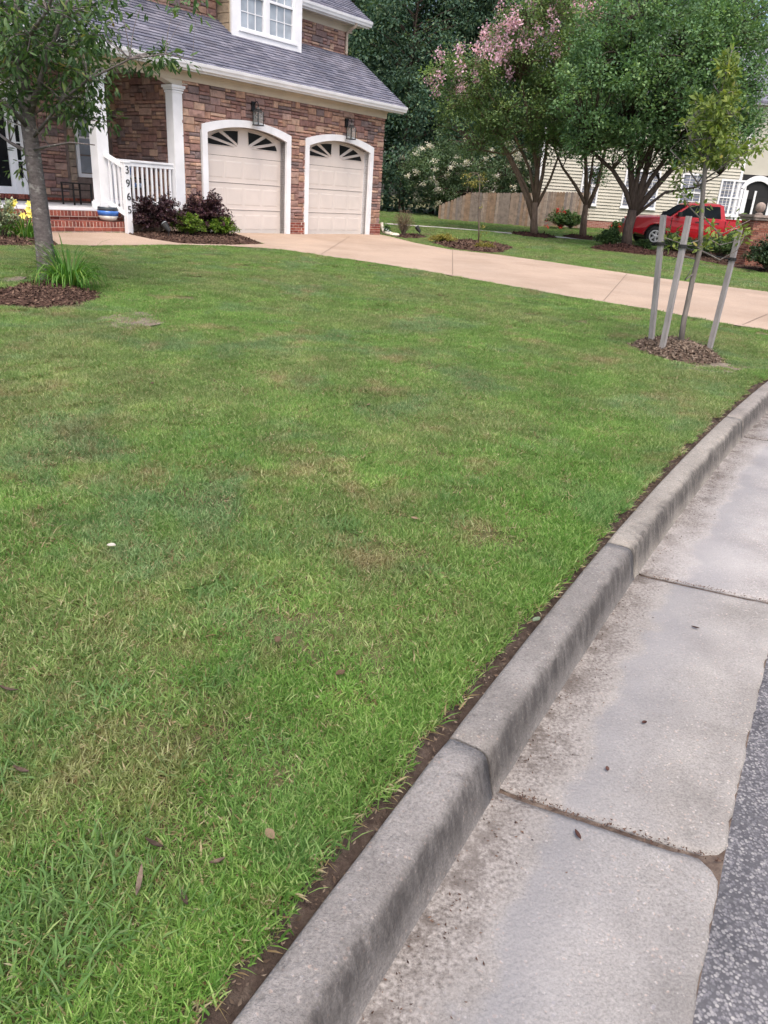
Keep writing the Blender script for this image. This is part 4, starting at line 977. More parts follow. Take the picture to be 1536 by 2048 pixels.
def lantern(s, label):
    L = hthing('wall_lantern', s, -.02, 2.50, label, 'lantern', group='lanterns over the garage doors')
    MB().box(-.055, .055, -.035, .03, .30, .52).build('backplate', 'black_metal', L, bevel=.006)
    MB().tube([(0, -.03, .42), (0, -.08, .50), (0, -.15, .52), (0, -.19, .47), (0, -.19, .40)], .012, 6).build('bracket', 'black_metal', L)
    MB().lathe([(.0, .42), (.03, .40), (.06, .36), (.135, .315), (.14, .30), (.0, .30)], (0, -.19, 0), 4).build('cap', 'black_metal', L, rot=None)
    fr = MB()
    for x in (-.085, .085):
        for y in (-.275, -.105): fr.box(x - .007, x + .007, y - .007, y + .007, .02, .31)
    fr.box(-.10, .10, -.29, -.09, 0, .022).box(-.012, .012, -.202, -.178, .02, .05).build('cage', 'black_metal', L)
    for (x0, x1, y0, y1) in ((-.078, .078, -.277, -.273), (-.078, .078, -.107, -.103), (-.087, -.083, -.268, -.112), (.083, .087, -.268, -.112)):
        MB().box(x0, x1, y0, y1, .022, .30).build('pane', 'glass_lamp_clear', L)
    MB().tube([(0, -.19, .05), (0, -.19, .17)], .014, 8).build('candle', 'black_metal', L)
lantern(-4.80, 'black lantern over the garage door nearer the porch'); lantern(-1.33, 'black lantern over the garage door at the far corner')
# glazed pot on the step
s_, o_ = hz(213, 441, .30)
o_ = -.13; s_ = -9.03
pot = hthing('planter_pot', s_, o_, .30, 'round blue and white glazed pot on the brick step', 'pot')
MB().lathe([(.0, .0), (.13, .0), (.17, .03), (.198, .10)], n=24).build('foot', 'pot_white', pot, True)
MB().lathe([(.198, .10), (.212, .16), (.21, .20)], n=24).build('band', 'pot_blue', pot, True)
MB().lathe([(.21, .20), (.203, .25), (.198, .275), (.18, .275), (.17, .22), (0, .22)], n=24).build('rim', 'pot_dark', pot, True)
# porch chairs
def chair(s, o, label, rz, cush):
    c = hthing('porch_chair', s, o, FZ, label, 'chair', rz)
    for x in (-.24, .24):
        for y in (-.22, .22): MB().tube([(x, y, 0), (x * .97, y, .62 if y < 0 else .95)], .014, 6).build('leg', 'dark_frame', c)
        MB().tube([(x, -.24, .62), (x, .24, .64)], .018, 6).build('arm', 'dark_frame', c)
    MB().box(-.24, .24, -.23, .23, .40, .425).build('seat', 'dark_frame', c)
    bk = MB()
    for k in range(5): bk.box(-.22 + k * .095, -.18 + k * .095, .205, .225, .43, .90)
    bk.box(-.25, .25, .2, .23, .88, .94).build('backrest', 'dark_frame', c)
    if cush:
        MB().box(-.23, .23, -.22, .2, .43, .53).build('seat_cushion', 'cushion', c, bevel=.03); MB().box(-.22, .22, .08, .19, .53, .92).build('back_cushion', 'cushion', c, bevel=.035)
tb_ = hthing('side_table', -8.76, 1.40, FZ, 'low black metal side table on the porch behind the first column', 'table', .15)
MB().box(-.26, .26, -.2, .2, .43, .455).build('top', 'dark_frame', tb_, bevel=.004)
for x in (-.24, .24):
    for y in (-.18, .18): MB().box(x - .014, x + .014, y - .014, y + .014, 0, .43).build('leg', 'dark_frame', tb_)
for y in (-.18, .18): MB().box(-.23, .23, y - .01, y + .01, .30, .32).build('stretcher', 'dark_frame', tb_)
chair(-7.75, .85, 'porch chair with blue patterned cushions behind the white railing', .3, True)
# wooden fence return at the garage corner
fp = hthing('fence_return', .50, .9, 0, 'short weathered wooden fence return at the garage corner', 'fence')
for i in range(3): MB().box(i * .15, i * .15 + .14, 0, .02, .05, 1.78 - .01 * i).build('picket', 'wood_piece', fp, color=(.24, .17, .10))
MB().box(-.02, .08, .03, .12, 0, 1.75).build('post', 'wood_piece', fp, color=(.2, .15, .1))
for z_ in (.4, 1.4): MB().box(0, .45, .02, .05, z_, z_ + .08).build('rail', 'wood_piece', fp, color=(.2, .15, .1))
# downspout outlet and stones at the corner
q = gnd(772, 471)
dp = tag(empty('drain_outlet', (q[0], q[1], float(gz(q[0], q[1])) + .016)), 'pale corrugated drain outlet lying at the garage corner', 'drain pipe')
pp_ = MB(); pts_ = [(-.16, .10, .34), (-.14, .08, .22), (-.08, .02, .10), (.04, -.06, .055), (.2, -.12, .05)]
pp_.tube(pts_, [.05, .052, .055, .05, .055], 10).build('pipe', 'cream_trim', dp)
rr = MB()
for k in range(6):
    a = k / 5; rr.tube([(-.14 + .3 * a, .08 - .18 * a, .2 - .15 * a), (-.13 + .3 * a, .075 - .18 * a, .19 - .15 * a)], .062, 8)
rr.build('ribs', 'lens_grey', dp)
sx, sy, _ = gnd(789, 473)
sb_ = MB().lathe([(0, 0), (.13, 0), (.16, .04), (.12, .09), (0, .10)], n=9).build('field_stone', 'cream_trim'); sb_.location = (sx, sy, float(gz(sx, sy)) + .01)
tag(sb_, 'small pale rock beside the drain outlet', 'rock')
# garden spotlights
def spot(px, py, label):
    g = gnd(px, py); z = float(gz(g[0], g[1])) + .05
    sp = tag(empty('garden_light', (g[0], g[1], z), .5), label, 'garden light', 'garden spotlights')
    MB().tube([(0, 0, -.05), (0, 0, .10)], .012, 6).build('stake', 'plastic_dark', sp)
    MB().tube([(.02, -.02, .10), (-.03, .03, .17), (-.075, .07, .25)], [.035, .06, .07], 10).build('lamp_body', 'plastic_dark', sp)
    MB().tube([(-.075, .07, .252), (-.079, .074, .258)], .06, 10).build('lens', 'lens_grey', sp)
spot(338, 478, 'small black spotlight in the foundation bed'); spot(838, 474, 'small black spotlight beside the twiggy shrub')
# ================================================================ TREES AND PLANTS
def bez(a, b_, c, n):
    t = np.linspace(0, 1, n)[:, None]; return (1 - t) ** 2 * a + 2 * t * (1 - t) * b_ + t ** 2 * c
def clumps_in(ells, n, shell=.55, gap=.0, nscale=.5, seed=0.):
    out = []; w = np.array([e[3] * e[4] * e[5] for e in ells]); w = w / w.sum(); tries = 0
    while len(out) < n and tries < n * 30:
        tries += 1; e = ells[RNG.choice(len(ells), p=w)]; d = unit(1)[0]; r = RNG.random() ** (1 / 3 * shell)
        p = np.array(e[:3]) + d * r * np.array(e[3:6])
        if gap and noise.noise((p[0] * nscale + seed, p[1] * nscale, p[2] * nscale)) < gap - .5: continue
        out.append(p)
    return np.array(out)
def tree(name, label, cat, base, stems, clumps, lpc, cr, lsize, lw, leaf, barkm, group=None, twig_r=.012, flat=.7, droop=0., segs=1, flowers=None, twig_min=.35, clear=None):
    """stems: list of (point list, radius list) in world space; clumps: leaf-cluster centres"""
    T = tag(empty(name, base), label, cat, group); b0 = np.array(base)
    samp = []; mb = MB()
    for k, (P, R_) in enumerate(stems):
        P = [np.array(p) for p in P]
        mb.tube([p - b0 for p in P], R_, 9 if k == 0 else 7)
        lo = 0 if k else int(len(P) * twig_min)
        for i in range(lo, len(P)): samp.append((P[i], R_[i]))
    mb.build('trunk', barkm, T, True)
    S = np.array([s[0] for s in samp]); SR = np.array([s[1] for s in samp]); tw = MB()
    for c in clumps:
        d = np.linalg.norm(S - c, axis=1) + np.maximum(0, S[:, 2] - c[2]) * 1.2; i = int(np.argmin(d)); a = S[i]
        if np.linalg.norm(c - a) < .05: continue
        mid = (a + c) / 2 + np.array([0, 0, .12 * np.linalg.norm(c - a)]) + RNG.normal(0, .05, 3) * np.linalg.norm(c - a)
        r0 = min(SR[i] * .7, twig_r * (.6 + .5 * np.linalg.norm(c - a))); tw.tube(bez(a, mid, c, 5) - b0, [r0, r0 * .8, r0 * .6, r0 * .42, r0 * .25], 4, False)
    if tw.v: tag(tw.build('branches', barkm, T), kind='stuff')
    n = len(clumps) * lpc; C = np.repeat(clumps, lpc, 0); D = unit(n); r = RNG.random((n, 1)) ** .5
    P = C + D * r * cr * np.array([1, 1, flat]); A = D + unit(n) * .6; A[:, 2] -= droop; RN = np.clip(.5 * np.repeat(RNG.random(len(clumps)), lpc) + .5 * RNG.random(n), 0, 1)
    if clear is not None:
        k_ = clear(P); P, A, D, RN = P[k_], A[k_], D[k_], RN[k_]; n = len(P)
    Nn = unit(n) * .6 + [0, 0, 1.0] + D * .4
    link('crown', leafmesh('crown', [leaves(P - b0, A, Nn, lsize * RNG.uniform(.6, 1.3, n), lw, .25, RN, segs)]), leaf, T)
    if flowers:
        fc, fn_, fs, fr, fm = flowers
        n = len(fc) * fn_; C = np.repeat(fc, fn_, 0); P = C + RNG.normal(0, 1, (n, 3)) * np.array(fr)
        link('blossoms', leafmesh('blossoms', [leaves(P - b0, unit(n), unit(n), fs * RNG.uniform(.6, 1.4, n), .45, .2)]), fm, T)
    return T
def wob(a, b_, n, amp, seed=0, bow=(0, 0, 0)):
    a, b_ = np.array(a, float), np.array(b_, float); out = []
    for i in range(n):
        t = i / (n - 1); p = a + (b_ - a) * t + np.array(bow) * 4 * t * (1 - t)
        p[:2] += amp * np.array([noise.noise((t * 3 + seed, seed, 0)), noise.noise((t * 3 + seed, 0, seed + 5))]) * min(1, t * 4); out.append(p)
    return out
def taper(r0, r1, n, flare=1.0):
    return [r0 + (r1 - r0) * (i / (n - 1)) ** .8 + (r0 * (flare - 1) if i == 0 else 0) for i in range(n)]

# ---- young tree with grey bark on the lawn
b0 = gnd(97, 566); zb = float(gz(b0[0], b0[1])); YT = b0[1]
q = lambda x, y, dy=0: aty(x, y, YT + dy)
b0 = np.array([b0[0], b0[1], zb])
tk = [b0 - [0, 0, .1], b0 + [0, 0, .12], q(88, 480), q(78, 400), q(66, 310), q(56, 240), q(50, 190)]
stems = [(tk, [.145, .115, .105, .098, .09, .084, .08])]
fork = tk[-1]
def limb(pts, r0, r1): stems.append(([np.array(p) for p in pts], taper(r0, r1, len(pts))))
limb([fork, q(40, 120, .1), q(35, 40, .2), q(30, -60, .3), q(25, -260, .3)], .07, .02)
limb([q(56, 240), q(75, 180, -.1), q(100, 100, -.2), q(130, 20, -.3), q(160, -80, -.4)], .045, .012)
limb([q(62, 280), q(95, 240, -.2), q(125, 200, -.35), q(175, 160, -.5), q(260, 118, -.55), q(330, 108, -.6), q(385, 120, -.6)], .022, .004)
limb([q(60, 260), q(20, 215, -.3), q(-20, 190, -.5), q(-90, 170, -.6)], .03, .01)
limb([q(66, 310), q(20, 285, .4), q(-40, 240, .7)], .03, .01)
limb([q(64, 300), q(100, 292, -.4), q(140, 285, -.6), q(190, 290, -.7)], .018, .005)
limb([q(45, 150), q(85, 60, .4), q(180, 10, .7), q(290, -15, .9)], .03, .008)
limb([q(40, 110), q(-20, 40, -.4), q(-90, -20, -.6)], .035, .01)
limb([q(42, 130), q(60, 70, -.7), q(95, 20, -1.0), q(120, -50, -1.2)], .03, .01)
cl = []
def spread(pts, n, sx, sy, sdy):
    for _ in range(n):
        x, y = pts[RNG.integers(len(pts))]; cl.append(q(x + RNG.normal(0, sx), y + RNG.normal(0, sy), RNG.normal(0, sdy)))
spread([(30, 30), (70, 60), (20, 90), (110, 60), (-30, 60), (60, 110), (0, 130), (110, 120), (40, 0), (130, 20), (-60, 0), (20, -60), (100, -60), (180, -40)], 290, 42, 36, .55)
spread([(170, 90), (190, 110), (150, 130), (190, 60), (160, 50)], 34, 20, 20, .4)
spread([(240, 122), (270, 122), (305, 118), (335, 118), (365, 122)], 15, 12, 5, .1)
spread([(240, 10), (280, 5), (225, 50), (330, -10), (375, 5)], 7, 14, 10, .3)
spread([(120, 180), (160, 175), (90, 190), (140, 205), (170, 150)], 34, 18, 15, .35)
spread([(150, 235), (185, 240), (200, 225), (170, 215)], 14, 10, 9, .15)
spread([(90, 225), (30, 200), (-10, 230), (-20, 170), (10, 170)], 22, 18, 14, .4)
spread([(200, 170), (215, 250), (225, 165), (60, 310), (40, 330)], 7, 6, 6, .1)
tree('young_tree', 'young grey-barked tree with drooping pointed leaves on the front lawn', 'tree', b0, stems, np.array(cl), 16, .18, .088, .20, 'leaf_front', 'bark_grey', droop=.35, segs=2, twig_r=.009, flat=.85)

# ---- strap-leaved clumps
def straps(name, label, px, py, n, L, w, spread_, mat, cat, group=None, droop=.9, zoff=.02, Y=None):
    g = gnd(px, py); z = float(gz(g[0], g[1])) + zoff; T = tag(empty(name, (g[0], g[1], z)), label, cat, group)
    V = []; F = []; R_ = []; k = 6
    for i in range(n):
        a = random.uniform(0, 6.283); r0 = spread_ * .35 * random.random() ** .5; tilt = random.uniform(.3, 1.5); l = L * random.uniform(.6, 1.15); ww = w * random.uniform(.6, 1.2)
        d = np.array([math.cos(a), math.sin(a), 0]); sd_ = np.array([-math.sin(a), math.cos(a), 0]); p = d * r0; o = len(V); rr = random.random()
        el = math.pi / 2 - tilt * .45
        for j in range(k):
            t = j / (k - 1); wd = ww * (1 - t) ** .6 * (.6 + .4 * min(1, t * 6)); V += [p - sd_ * wd, p + d * 0 - np.array([0, 0, wd * .5]), p + sd_ * wd]; R_ += [rr] * 3
            p = p + (d * math.cos(el) + np.array([0, 0, math.sin(el)])) * l / (k - 1); el -= droop * tilt * (.25 + t * .9)
        for j in range(k - 1):
            q_ = o + j * 3; F += [(q_, q_ + 1, q_ + 4, q_ + 3), (q_ + 1, q_ + 2, q_ + 5, q_ + 4)]
    link('foliage', mesh_np('foliage', np.array(V), F, {'rnd': R_}, True), mat, T); return T
straps('strap_leaf_plant', 'clump of arching green strap leaves beside the lawn tree trunk', 140, 578, 240, .68, .011, .5, 'leaf_lily', 'plant', droop=1.5)
dl = straps('daylily', 'daylily clump with yellow flowers in the walkside bed', 52, 480, 140, .58, .012, .5, 'leaf_lily', 'plant', droop=1.3)
def lily_flower(T, p, r, face):
    fl = empty('flower', p, 0, T); fw = np.array(face) / np.linalg.norm(face); u = np.cross(fw, [0, 0, 1.]); u /= np.linalg.norm(u); v = np.cross(u, fw)
    n = 6; ang = np.arange(n) * math.pi / 3; A = np.cos(ang)[:, None] * u + np.sin(ang)[:, None] * v + fw * .45
    link('petal', leafmesh('petal', [leaves(np.zeros((n, 3)), A, np.repeat(fw[None], n, 0), np.full(n, r), .36, -.15, np.full(n, .8), 2)]), 'petal_yellow', fl)
for (px, py) in ((46, 432), (25, 412), (22, 422), (59, 408), (57, 420), (60, 430), (30, 405)):
    gw = np.array(dl.location); P = aty(px, py, gw[1] - .05) - gw
    MB().tube([(0, 0, .05), P * .6 + np.array([0, 0, .05]), P], .005, 4).build('stalk', 'leaf_stalk' if 'leaf_stalk' in MATS else 'twig', dl); lily_flower(dl, tuple(P), .068, (.2 + random.uniform(-.4, .4), -1, .35))

# ---- shrubs: many arching stems with small leaves
def shrub(name, label, pos, n, H, Rr, lsize, lw, mat, barkm='twig', cat='shrub', group=None, lps=26, droop=.4, up=.5, zoff=.03, flowers=None, stem_r=.006):
    z = float(gz(pos[0], pos[1])) + zoff; T = tag(empty(name, (pos[0], pos[1], z)), label, cat, group); st_ = MB(); P, A = [], []
    for i in range(n):
        a = random.uniform(0, 6.283); rad = Rr * random.uniform(.15, 1.0) ** .6; h = H * (1 - .55 * (rad / Rr) ** 2) * random.uniform(.75, 1.12)
        e = np.array([math.cos(a) * rad, math.sin(a) * rad, h]); m_ = np.array([e[0] * .35, e[1] * .35, h * (up + .35)]); e[2] -= droop * rad * .3
        c = bez(np.array([e[0] * .05, e[1] * .05, 0]), m_, e, 9); st_.tube(c[::2], [stem_r, stem_r * .8, stem_r * .6, stem_r * .45, stem_r * .25], 3, False)
        t = RNG.uniform(.3, 1, lps) * 8; i0 = np.minimum(t.astype(int), 7); f = (t - i0)[:, None]; P.append(c[i0] * (1 - f) + c[i0 + 1] * f + RNG.normal(0, lsize * .25, (lps, 3))); A.append((c[i0 + 1] - c[i0]) / .1 * .5 + unit(lps) * .8)
    tag(st_.build('stems', barkm, T), kind='stuff'); P = np.concatenate(P); A = np.concatenate(A); k = P[:, 2] > .01; P, A = P[k], A[k]; m_ = len(P)
    if mat: link('foliage', leafmesh('foliage', [leaves(P, A, unit(m_) * .5 + [0, 0, 1.], lsize * RNG.uniform(.6, 1.3, m_), lw, .25)]), mat, T)
    if flowers:
        fm, nf, fs = flowers; d = unit(nf); d[:, 2] = np.abs(d[:, 2]); c = d * np.array([Rr * .9, Rr * .9, H * .9]); C = np.repeat(c, 14, 0) + RNG.normal(0, fs * .8, (nf * 14, 3))
        link('blossoms', leafmesh('blossoms', [leaves(C, unit(nf * 14), unit(nf * 14), fs * RNG.uniform(.7, 1.4, nf * 14), .45)]), fm, T)
    return T
def hp(s, o): return hw(s, o)[:2]
shrub('purple_shrub', 'dark purple-leaved shrub in front of the white railing', hp(-8.02, -.42), 150, .92, .78, .055, .36, 'leaf_purple', lps=60, droop=.9)
shrub('purple_shrub', 'dark purple-leaved shrub at the corner of the garage door', hp(-6.72, -.48), 150, 1.0, .72, .055, .36, 'leaf_purple', lps=60, droop=.9)
p = gnd(372, 474)[:2]; shrub('green_shrub', 'bright green mounded shrub beside the black spotlight', p, 150, .52, .46, .045, .34, 'leaf_bright', lps=30)
p = gnd(442, 475)[:2]; shrub('green_shrub', 'bright green mounded shrub before the garage door', p, 140, .46, .44, .045, .34, 'leaf_bright', lps=30)
p = gnd(8, 478)[:2]; shrub('variegated_shrub', 'pale variegated shrub beside the yellow daylilies', p, 90, .75, .4, .045, .35, 'leaf_variegated', lps=26)
p = gnd(806, 473)[:2]; shrub('twiggy_shrub', 'thin brown twiggy shrub at the garage corner', p, 170, .85, .42, .03, .3, 'leaf_dry', lps=10, droop=.1, up=.4, stem_r=.004)
p = gnd(757, 466)[:2]
shrub('corner_plant', 'small green plant at the foot of the garage corner', hp(.62, -.1), 30, .32, .18, .05, .4, 'leaf_shrub', lps=14)
# ---- weeping sapling and low plants on the mulch island
g = gnd(957, 489); b0 = np.array([g[0], g[1], float(gz(g[0], g[1]))]); YW = g[1]; w_ = lambda x, y, d=0: aty(x, y, YW + d)
stems = [([b0, w_(958, 450), w_(958, 400), w_(960, 360), w_(955, 346), w_(945, 346)], [.022, .02, .017, .013, .01, .008])]
for e in ((930, 368), (935, 350), (968, 362), (925, 385), (975, 398), (935, 402), (985, 405), (950, 352)):
    a = w_(958, min(e[1] + 12, 405)) if e[1] > 380 else w_(952, 348); stems.append((list(bez(a, (a + w_(*e, RNG.normal(0, .2))) / 2 + [0, 0, .12], w_(*e, RNG.normal(0, .2)), 5)), taper(.008, .003, 5)))
cl = np.array([w_(RNG.uniform(928, 968), RNG.uniform(345, 372), RNG.normal(0, .2)) for _ in range(26)] + [w_(963 + RNG.normal(0, 3), RNG.uniform(410, 485)) for _ in range(9)])
tree('weeping_sapling', 'thin weeping sapling with sparse leaves on the mulch island', 'tree', b0, stems, cl, 9, .10, .06, .25, 'leaf_amber', 'twig', droop=.8, twig_r=.004)
p = gnd(885, 487)[:2]; shrub('low_plant', 'low yellow-green plant at the driveway end of the mulch island', p, 90, .26, .5, .05, .25, 'leaf_amber', group='low plants on the mulch island')
p = gnd(968, 500)[:2]; shrub('low_plant', 'low yellow-green plant below the weeping sapling', p, 70, .2, .36, .05, .25, 'leaf_amber', group='low plants on the mulch island')

# ---- staked sapling by the street
g = gnd(1360, 700); b0 = np.array([g[0], g[1], float(gz(g[0], g[1]))]); YS = g[1]; w_ = lambda x, y, d=0: aty(x, y, YS + d)
tk = [b0 - [0, 0, .05], w_(1368, 640), w_(1385, 560), w_(1400, 500), w_(1403, 440), w_(1406, 380), w_(1412, 320), w_(1425, 250), w_(1440, 190), w_(1455, 140), w_(1466, 92)]
stems = [(tk, [.036, .030, .028, .026, .025, .024, .022, .018, .013, .008, .004])]
def tw(pts, r0=.010):
    stems.append(([w_(x, y, d) for x, y, d in pts], taper(r0, .003, len(pts))))
for pts_ in ([(1403, 440, 0), (1380, 415, -.1), (1350, 365, -.15)], [(1404, 430, 0), (1440, 470, -.1), (1470, 455, -.15), (1500, 440, -.2)], [(1400, 480, 0), (1370, 490, -.15), (1330, 475, -.25)], [(1402, 470, 0), (1440, 490, .1), (1480, 480, .15)],
             [(1406, 380, 0), (1370, 330, .1), (1340, 300, .15)], [(1408, 360, 0), (1450, 330, -.1), (1500, 300, -.15), (1520, 285, -.2)], [(1412, 320, 0), (1380, 280, -.1), (1370, 250, -.2)], [(1414, 310, 0), (1450, 290, .15), (1480, 270, .25)],
             [(1425, 250, 0), (1400, 230, .1), (1390, 200, .15)], [(1425, 245, 0), (1460, 230, -.1), (1490, 215, -.15)], [(1440, 190, 0), (1425, 165, .05)], [(1440, 190, 0), (1475, 180, .05)], [(1400, 500, 0), (1440, 520, -.1), (1475, 500, -.2), (1490, 470, -.2)],
             [(1399, 520, 0), (1360, 510, .1), (1345, 520, .2)], [(1390, 545, 0), (1370, 560, -.05), (1385, 535, -.1)]): tw(pts_)
cl = []
for (x, y, sx, sy, n) in ((1430, 270, 30, 30, 60), (1440, 215, 24, 24, 46), (1455, 160, 14, 22, 24), (1462, 120, 8, 14, 8), (1420, 310, 34, 18, 26), (1385, 250, 14, 20, 10), (1480, 310, 22, 14, 10), (1510, 295, 10, 8, 5), (1350, 365, 8, 10, 4), (1350, 470, 24, 20, 4), (1460, 460, 30, 22, 5), (1425, 480, 30, 25, 4), (1480, 470, 16, 12, 4), (1390, 400, 25, 20, 5), (1365, 335, 14, 14, 4)):
    cl += [w_(x + RNG.normal(0, sx * .7), y + RNG.normal(0, sy * .7), RNG.normal(0, .16)) for _ in range(n)]
sap = tree('staked_sapling', 'leaning young oak with olive and reddish leaves inside three stakes', 'tree', b0, stems, np.array(cl), 11, .08, .062, .27, 'leaf_sapling', 'bark_sapling', droop=-.1, segs=2, twig_r=.005)
n = 8; P = np.array([w_(1466 + RNG.normal(0, 2), 92 + RNG.normal(0, 5)) for _ in range(n)]) - b0
link('top_shoot', leafmesh('top_shoot', [leaves(P, unit(n) * .5 + [0, 0, .7], unit(n), np.full(n, .07), .24, .2, RNG.random(n), 2)]), 'leaf_bright', sap)
ST = [((1302, 692), (1327, 430), 'grey wooden stake on the house side of the young oak'), ((1322, 708), (1378, 432), 'grey wooden stake on the lawn side of the young oak'), ((1418, 700), (1480, 458), 'grey wooden stake on the driveway side of the young oak')]
for i, (bp, tp, lb) in enumerate(ST):
    g = gnd(*bp); a = np.array([g[0], g[1], float(gz(g[0], g[1])) - .05]); e = aty(*tp, g[1] + (.0, .0, .05)[i]) - a
    so = tag(empty('tree_stake', a), lb, 'stake', 'stakes around the young oak')
    MB().tube([e * t for t in np.linspace(0, 1, 8)], [.036] * 7 + [.034], 4).build('pole', 'stake_wood', so)
    k = .80 if i < 2 else .77; MB().tube([e * (k - .012), e * (k + .012)], .046, 8).build('strap', 'plastic_dark', so)
    tt = np.array(w_(1400, 500)) - a; hk = e * k; MB().tube([hk, (hk + tt) / 2 - [0, 0, .02], tt], .006, 4).build('tie_wire', 'plastic_dark', so)

# ---- flowering and shade trees beyond the driveway
def bigtree(name, label, px, py, Y, stems_px, ells_px, ncl, lpc, cr, ls, lw, leaf, barkm, flowers=None, gap=.25, group=None, twig_r=.02, nscale=.7, shell=.8):
    base = aty(px, py, Y); base[2] = float(gz(base[0], Y)); w_ = lambda x, y, d=0: aty(x, y, Y + d)
    stems = [([w_(*p) for p in P] if k else [base] + [w_(*p) for p in P], R_) for k, (P, R_) in enumerate(stems_px)]
    stems = [(P, np.interp(np.linspace(0, 1, len(P)), np.linspace(0, 1, len(R_)), R_).tolist()) for P, R_ in stems]
    ells = []
    for (x, y, rx, ry, rd, d) in ells_px:
        c = w_(x, y, d); ex = w_(x + rx, y, d); ey = w_(x, y - ry, d); ells.append((*c, abs(ex[0] - c[0]), rd, abs(ey[2] - c[2])))
    cl = clumps_in(ells, ncl, shell, gap, nscale, px)
    fl = None
    if flowers:
        kind, nf, fs, fr, keep = flowers; fc = clumps_in([(*e[:3], *(np.array(e[3:6]) * 1.04)) for e in ells], nf * 12, .06); fc = fc[keep(fc)][:nf]; fl = (fc, 60, fs, fr, kind)
    return tree(name, label, 'tree', base, stems, cl, lpc, cr, ls, lw, leaf, barkm, group, twig_r, .75, flowers=fl)
YA = gnd(1068, 472)[1]
zA = lambda y: aty(1000, y, YA)[2]
bigtree('crape_myrtle', 'multi-stemmed tree topped with pink blossom beyond the driveway', 1068, 473, YA,
        [([(1068, 440, 0), (1070, 405, 0)], [.17, .14, .12]), ([(1066, 440), (1055, 400), (1035, 350), (1000, 280), (950, 210)], [.10, .08, .03]), ([(1070, 405), (1075, 340), (1060, 250), (1040, 150), (1030, 60)], [.11, .08, .03]),
         ([(1071, 410), (1085, 350), (1095, 280), (1110, 180)], [.09, .06, .03]), ([(1072, 415), (1100, 360), (1125, 290)], [.07, .03]), ([(1067, 420), (1050, 370), (1020, 310), (960, 300)], [.07, .03]), ([(1070, 405), (1060, 340), (1010, 230), (940, 140)], [.07, .03])],
        [(1040, 190, 130, 120, 3.0, 0), (950, 170, 80, 80, 2.2, -.5), (1090, 90, 120, 110, 2.8, 0), (960, 250, 95, 60, 2.2, .3), (1090, 270, 70, 60, 2, 0), (900, 140, 50, 45, 1.2, 0), (1130, 10, 90, 70, 2.4, 0)],
        1000, 46, .36, .105, .30, 'leaf_myrtle', 'bark_tan', ('petal_pink', 85, .075, (.10, .10, .13), lambda f: (f[:, 2] > 5.6 + (f[:, 0] - 3) * .35) & (f[:, 1] < YA + .3) & (f[:, 0] < 8)), .30)
YB = gnd(1165, 477)[1]
bigtree('slim_tree', 'slim forked tree standing before the beige house wall', 1165, 477, YB,
        [([(1168, 440, 0), (1172, 410, 0)], [.16, .13, .11]), ([(1172, 410), (1150, 370), (1125, 335), (1110, 300)], [.08, .03]), ([(1172, 410), (1172, 350), (1170, 280), (1165, 200)], [.1, .04]), ([(1175, 415), (1195, 370), (1210, 300), (1225, 220)], [.1, .04]), ([(1172, 408), (1182, 350), (1190, 280)], [.07, .03])],
        [(1165, 240, 75, 80, 2.4, 0), (1130, 200, 70, 70, 2.2, 0), (1205, 220, 65, 100, 2.2, 0), (1200, 340, 25, 28, 1.0, 0), (1170, 130, 90, 80, 2.4, 0)], 520, 46, .36, .105, .33, 'leaf_tree', 'bark_tan', None, .28)
YC = gnd(1252, 500)[1]
bigtree('shade_tree', 'broad dense shade tree rising from the tall mulch mound', 1252, 500, YC,
        [([(1256, 460, 0), (1266, 420, 0)], [.20, .165, .16]), ([(1266, 425), (1250, 380), (1225, 340), (1180, 300)], [.10, .05]), ([(1266, 420), (1262, 350), (1258, 260), (1255, 140)], [.13, .05]), ([(1268, 420), (1290, 350), (1310, 260), (1330, 130)], [.13, .05]), ([(1270, 425), (1320, 365), (1370, 310), (1420, 220)], [.12, .05]),
         ([(1272, 430), (1330, 385), (1390, 375), (1440, 350)], [.06, .02]), ([(1266, 420), (1275, 350), (1290, 250), (1290, 80)], [.10, .04]), ([(1268, 422), (1300, 360), (1350, 290), (1390, 120)], [.10, .04])],
        [(1300, 170, 170, 150, 3.4, 0), (1200, 190, 95, 120, 2.8, -.3), (1400, 150, 110, 140, 3.0, 0), (1300, 60, 170, 110, 3.2, 0), (1410, 280, 90, 60, 2.4, 0), (1300, 300, 100, 40, 2.6, 0), (1180, 280, 50, 40, 1.8, 0), (1470, 60, 90, 110, 2.6, 0), (1470, 230, 60, 80, 2.2, .3)],
        1650, 50, .33, .100, .36, 'leaf_tree', 'bark_brown', None, .26)
YD = 44.5
bigtree('white_myrtle', 'low spreading tree with white flower specks behind the wooden fence', 960, 440, YD,
        [([(960, 420, 0), (955, 390, 0)], [.15, .12, .1]), ([(955, 395), (900, 350), (850, 330)], [.07, .03]), ([(955, 395), (950, 340), (940, 290)], [.07, .03]), ([(955, 395), (1010, 350), (1060, 320)], [.07, .03])],
        [(900, 335, 95, 58, 2.2, 0), (980, 345, 110, 62, 2.4, 0), (860, 345, 62, 50, 1.6, -.4), (1040, 350, 70, 60, 2, 0), (900, 385, 70, 28, 1.6, -.3), (870, 390, 40, 22, 1.2, -.5)], 560, 46, .42, .115, .33, 'leaf_white_myrtle', 'bark_brown',
        ('petal_white', 80, .06, (.09, .09, .06), lambda f: f[:, 1] < YD), .22)

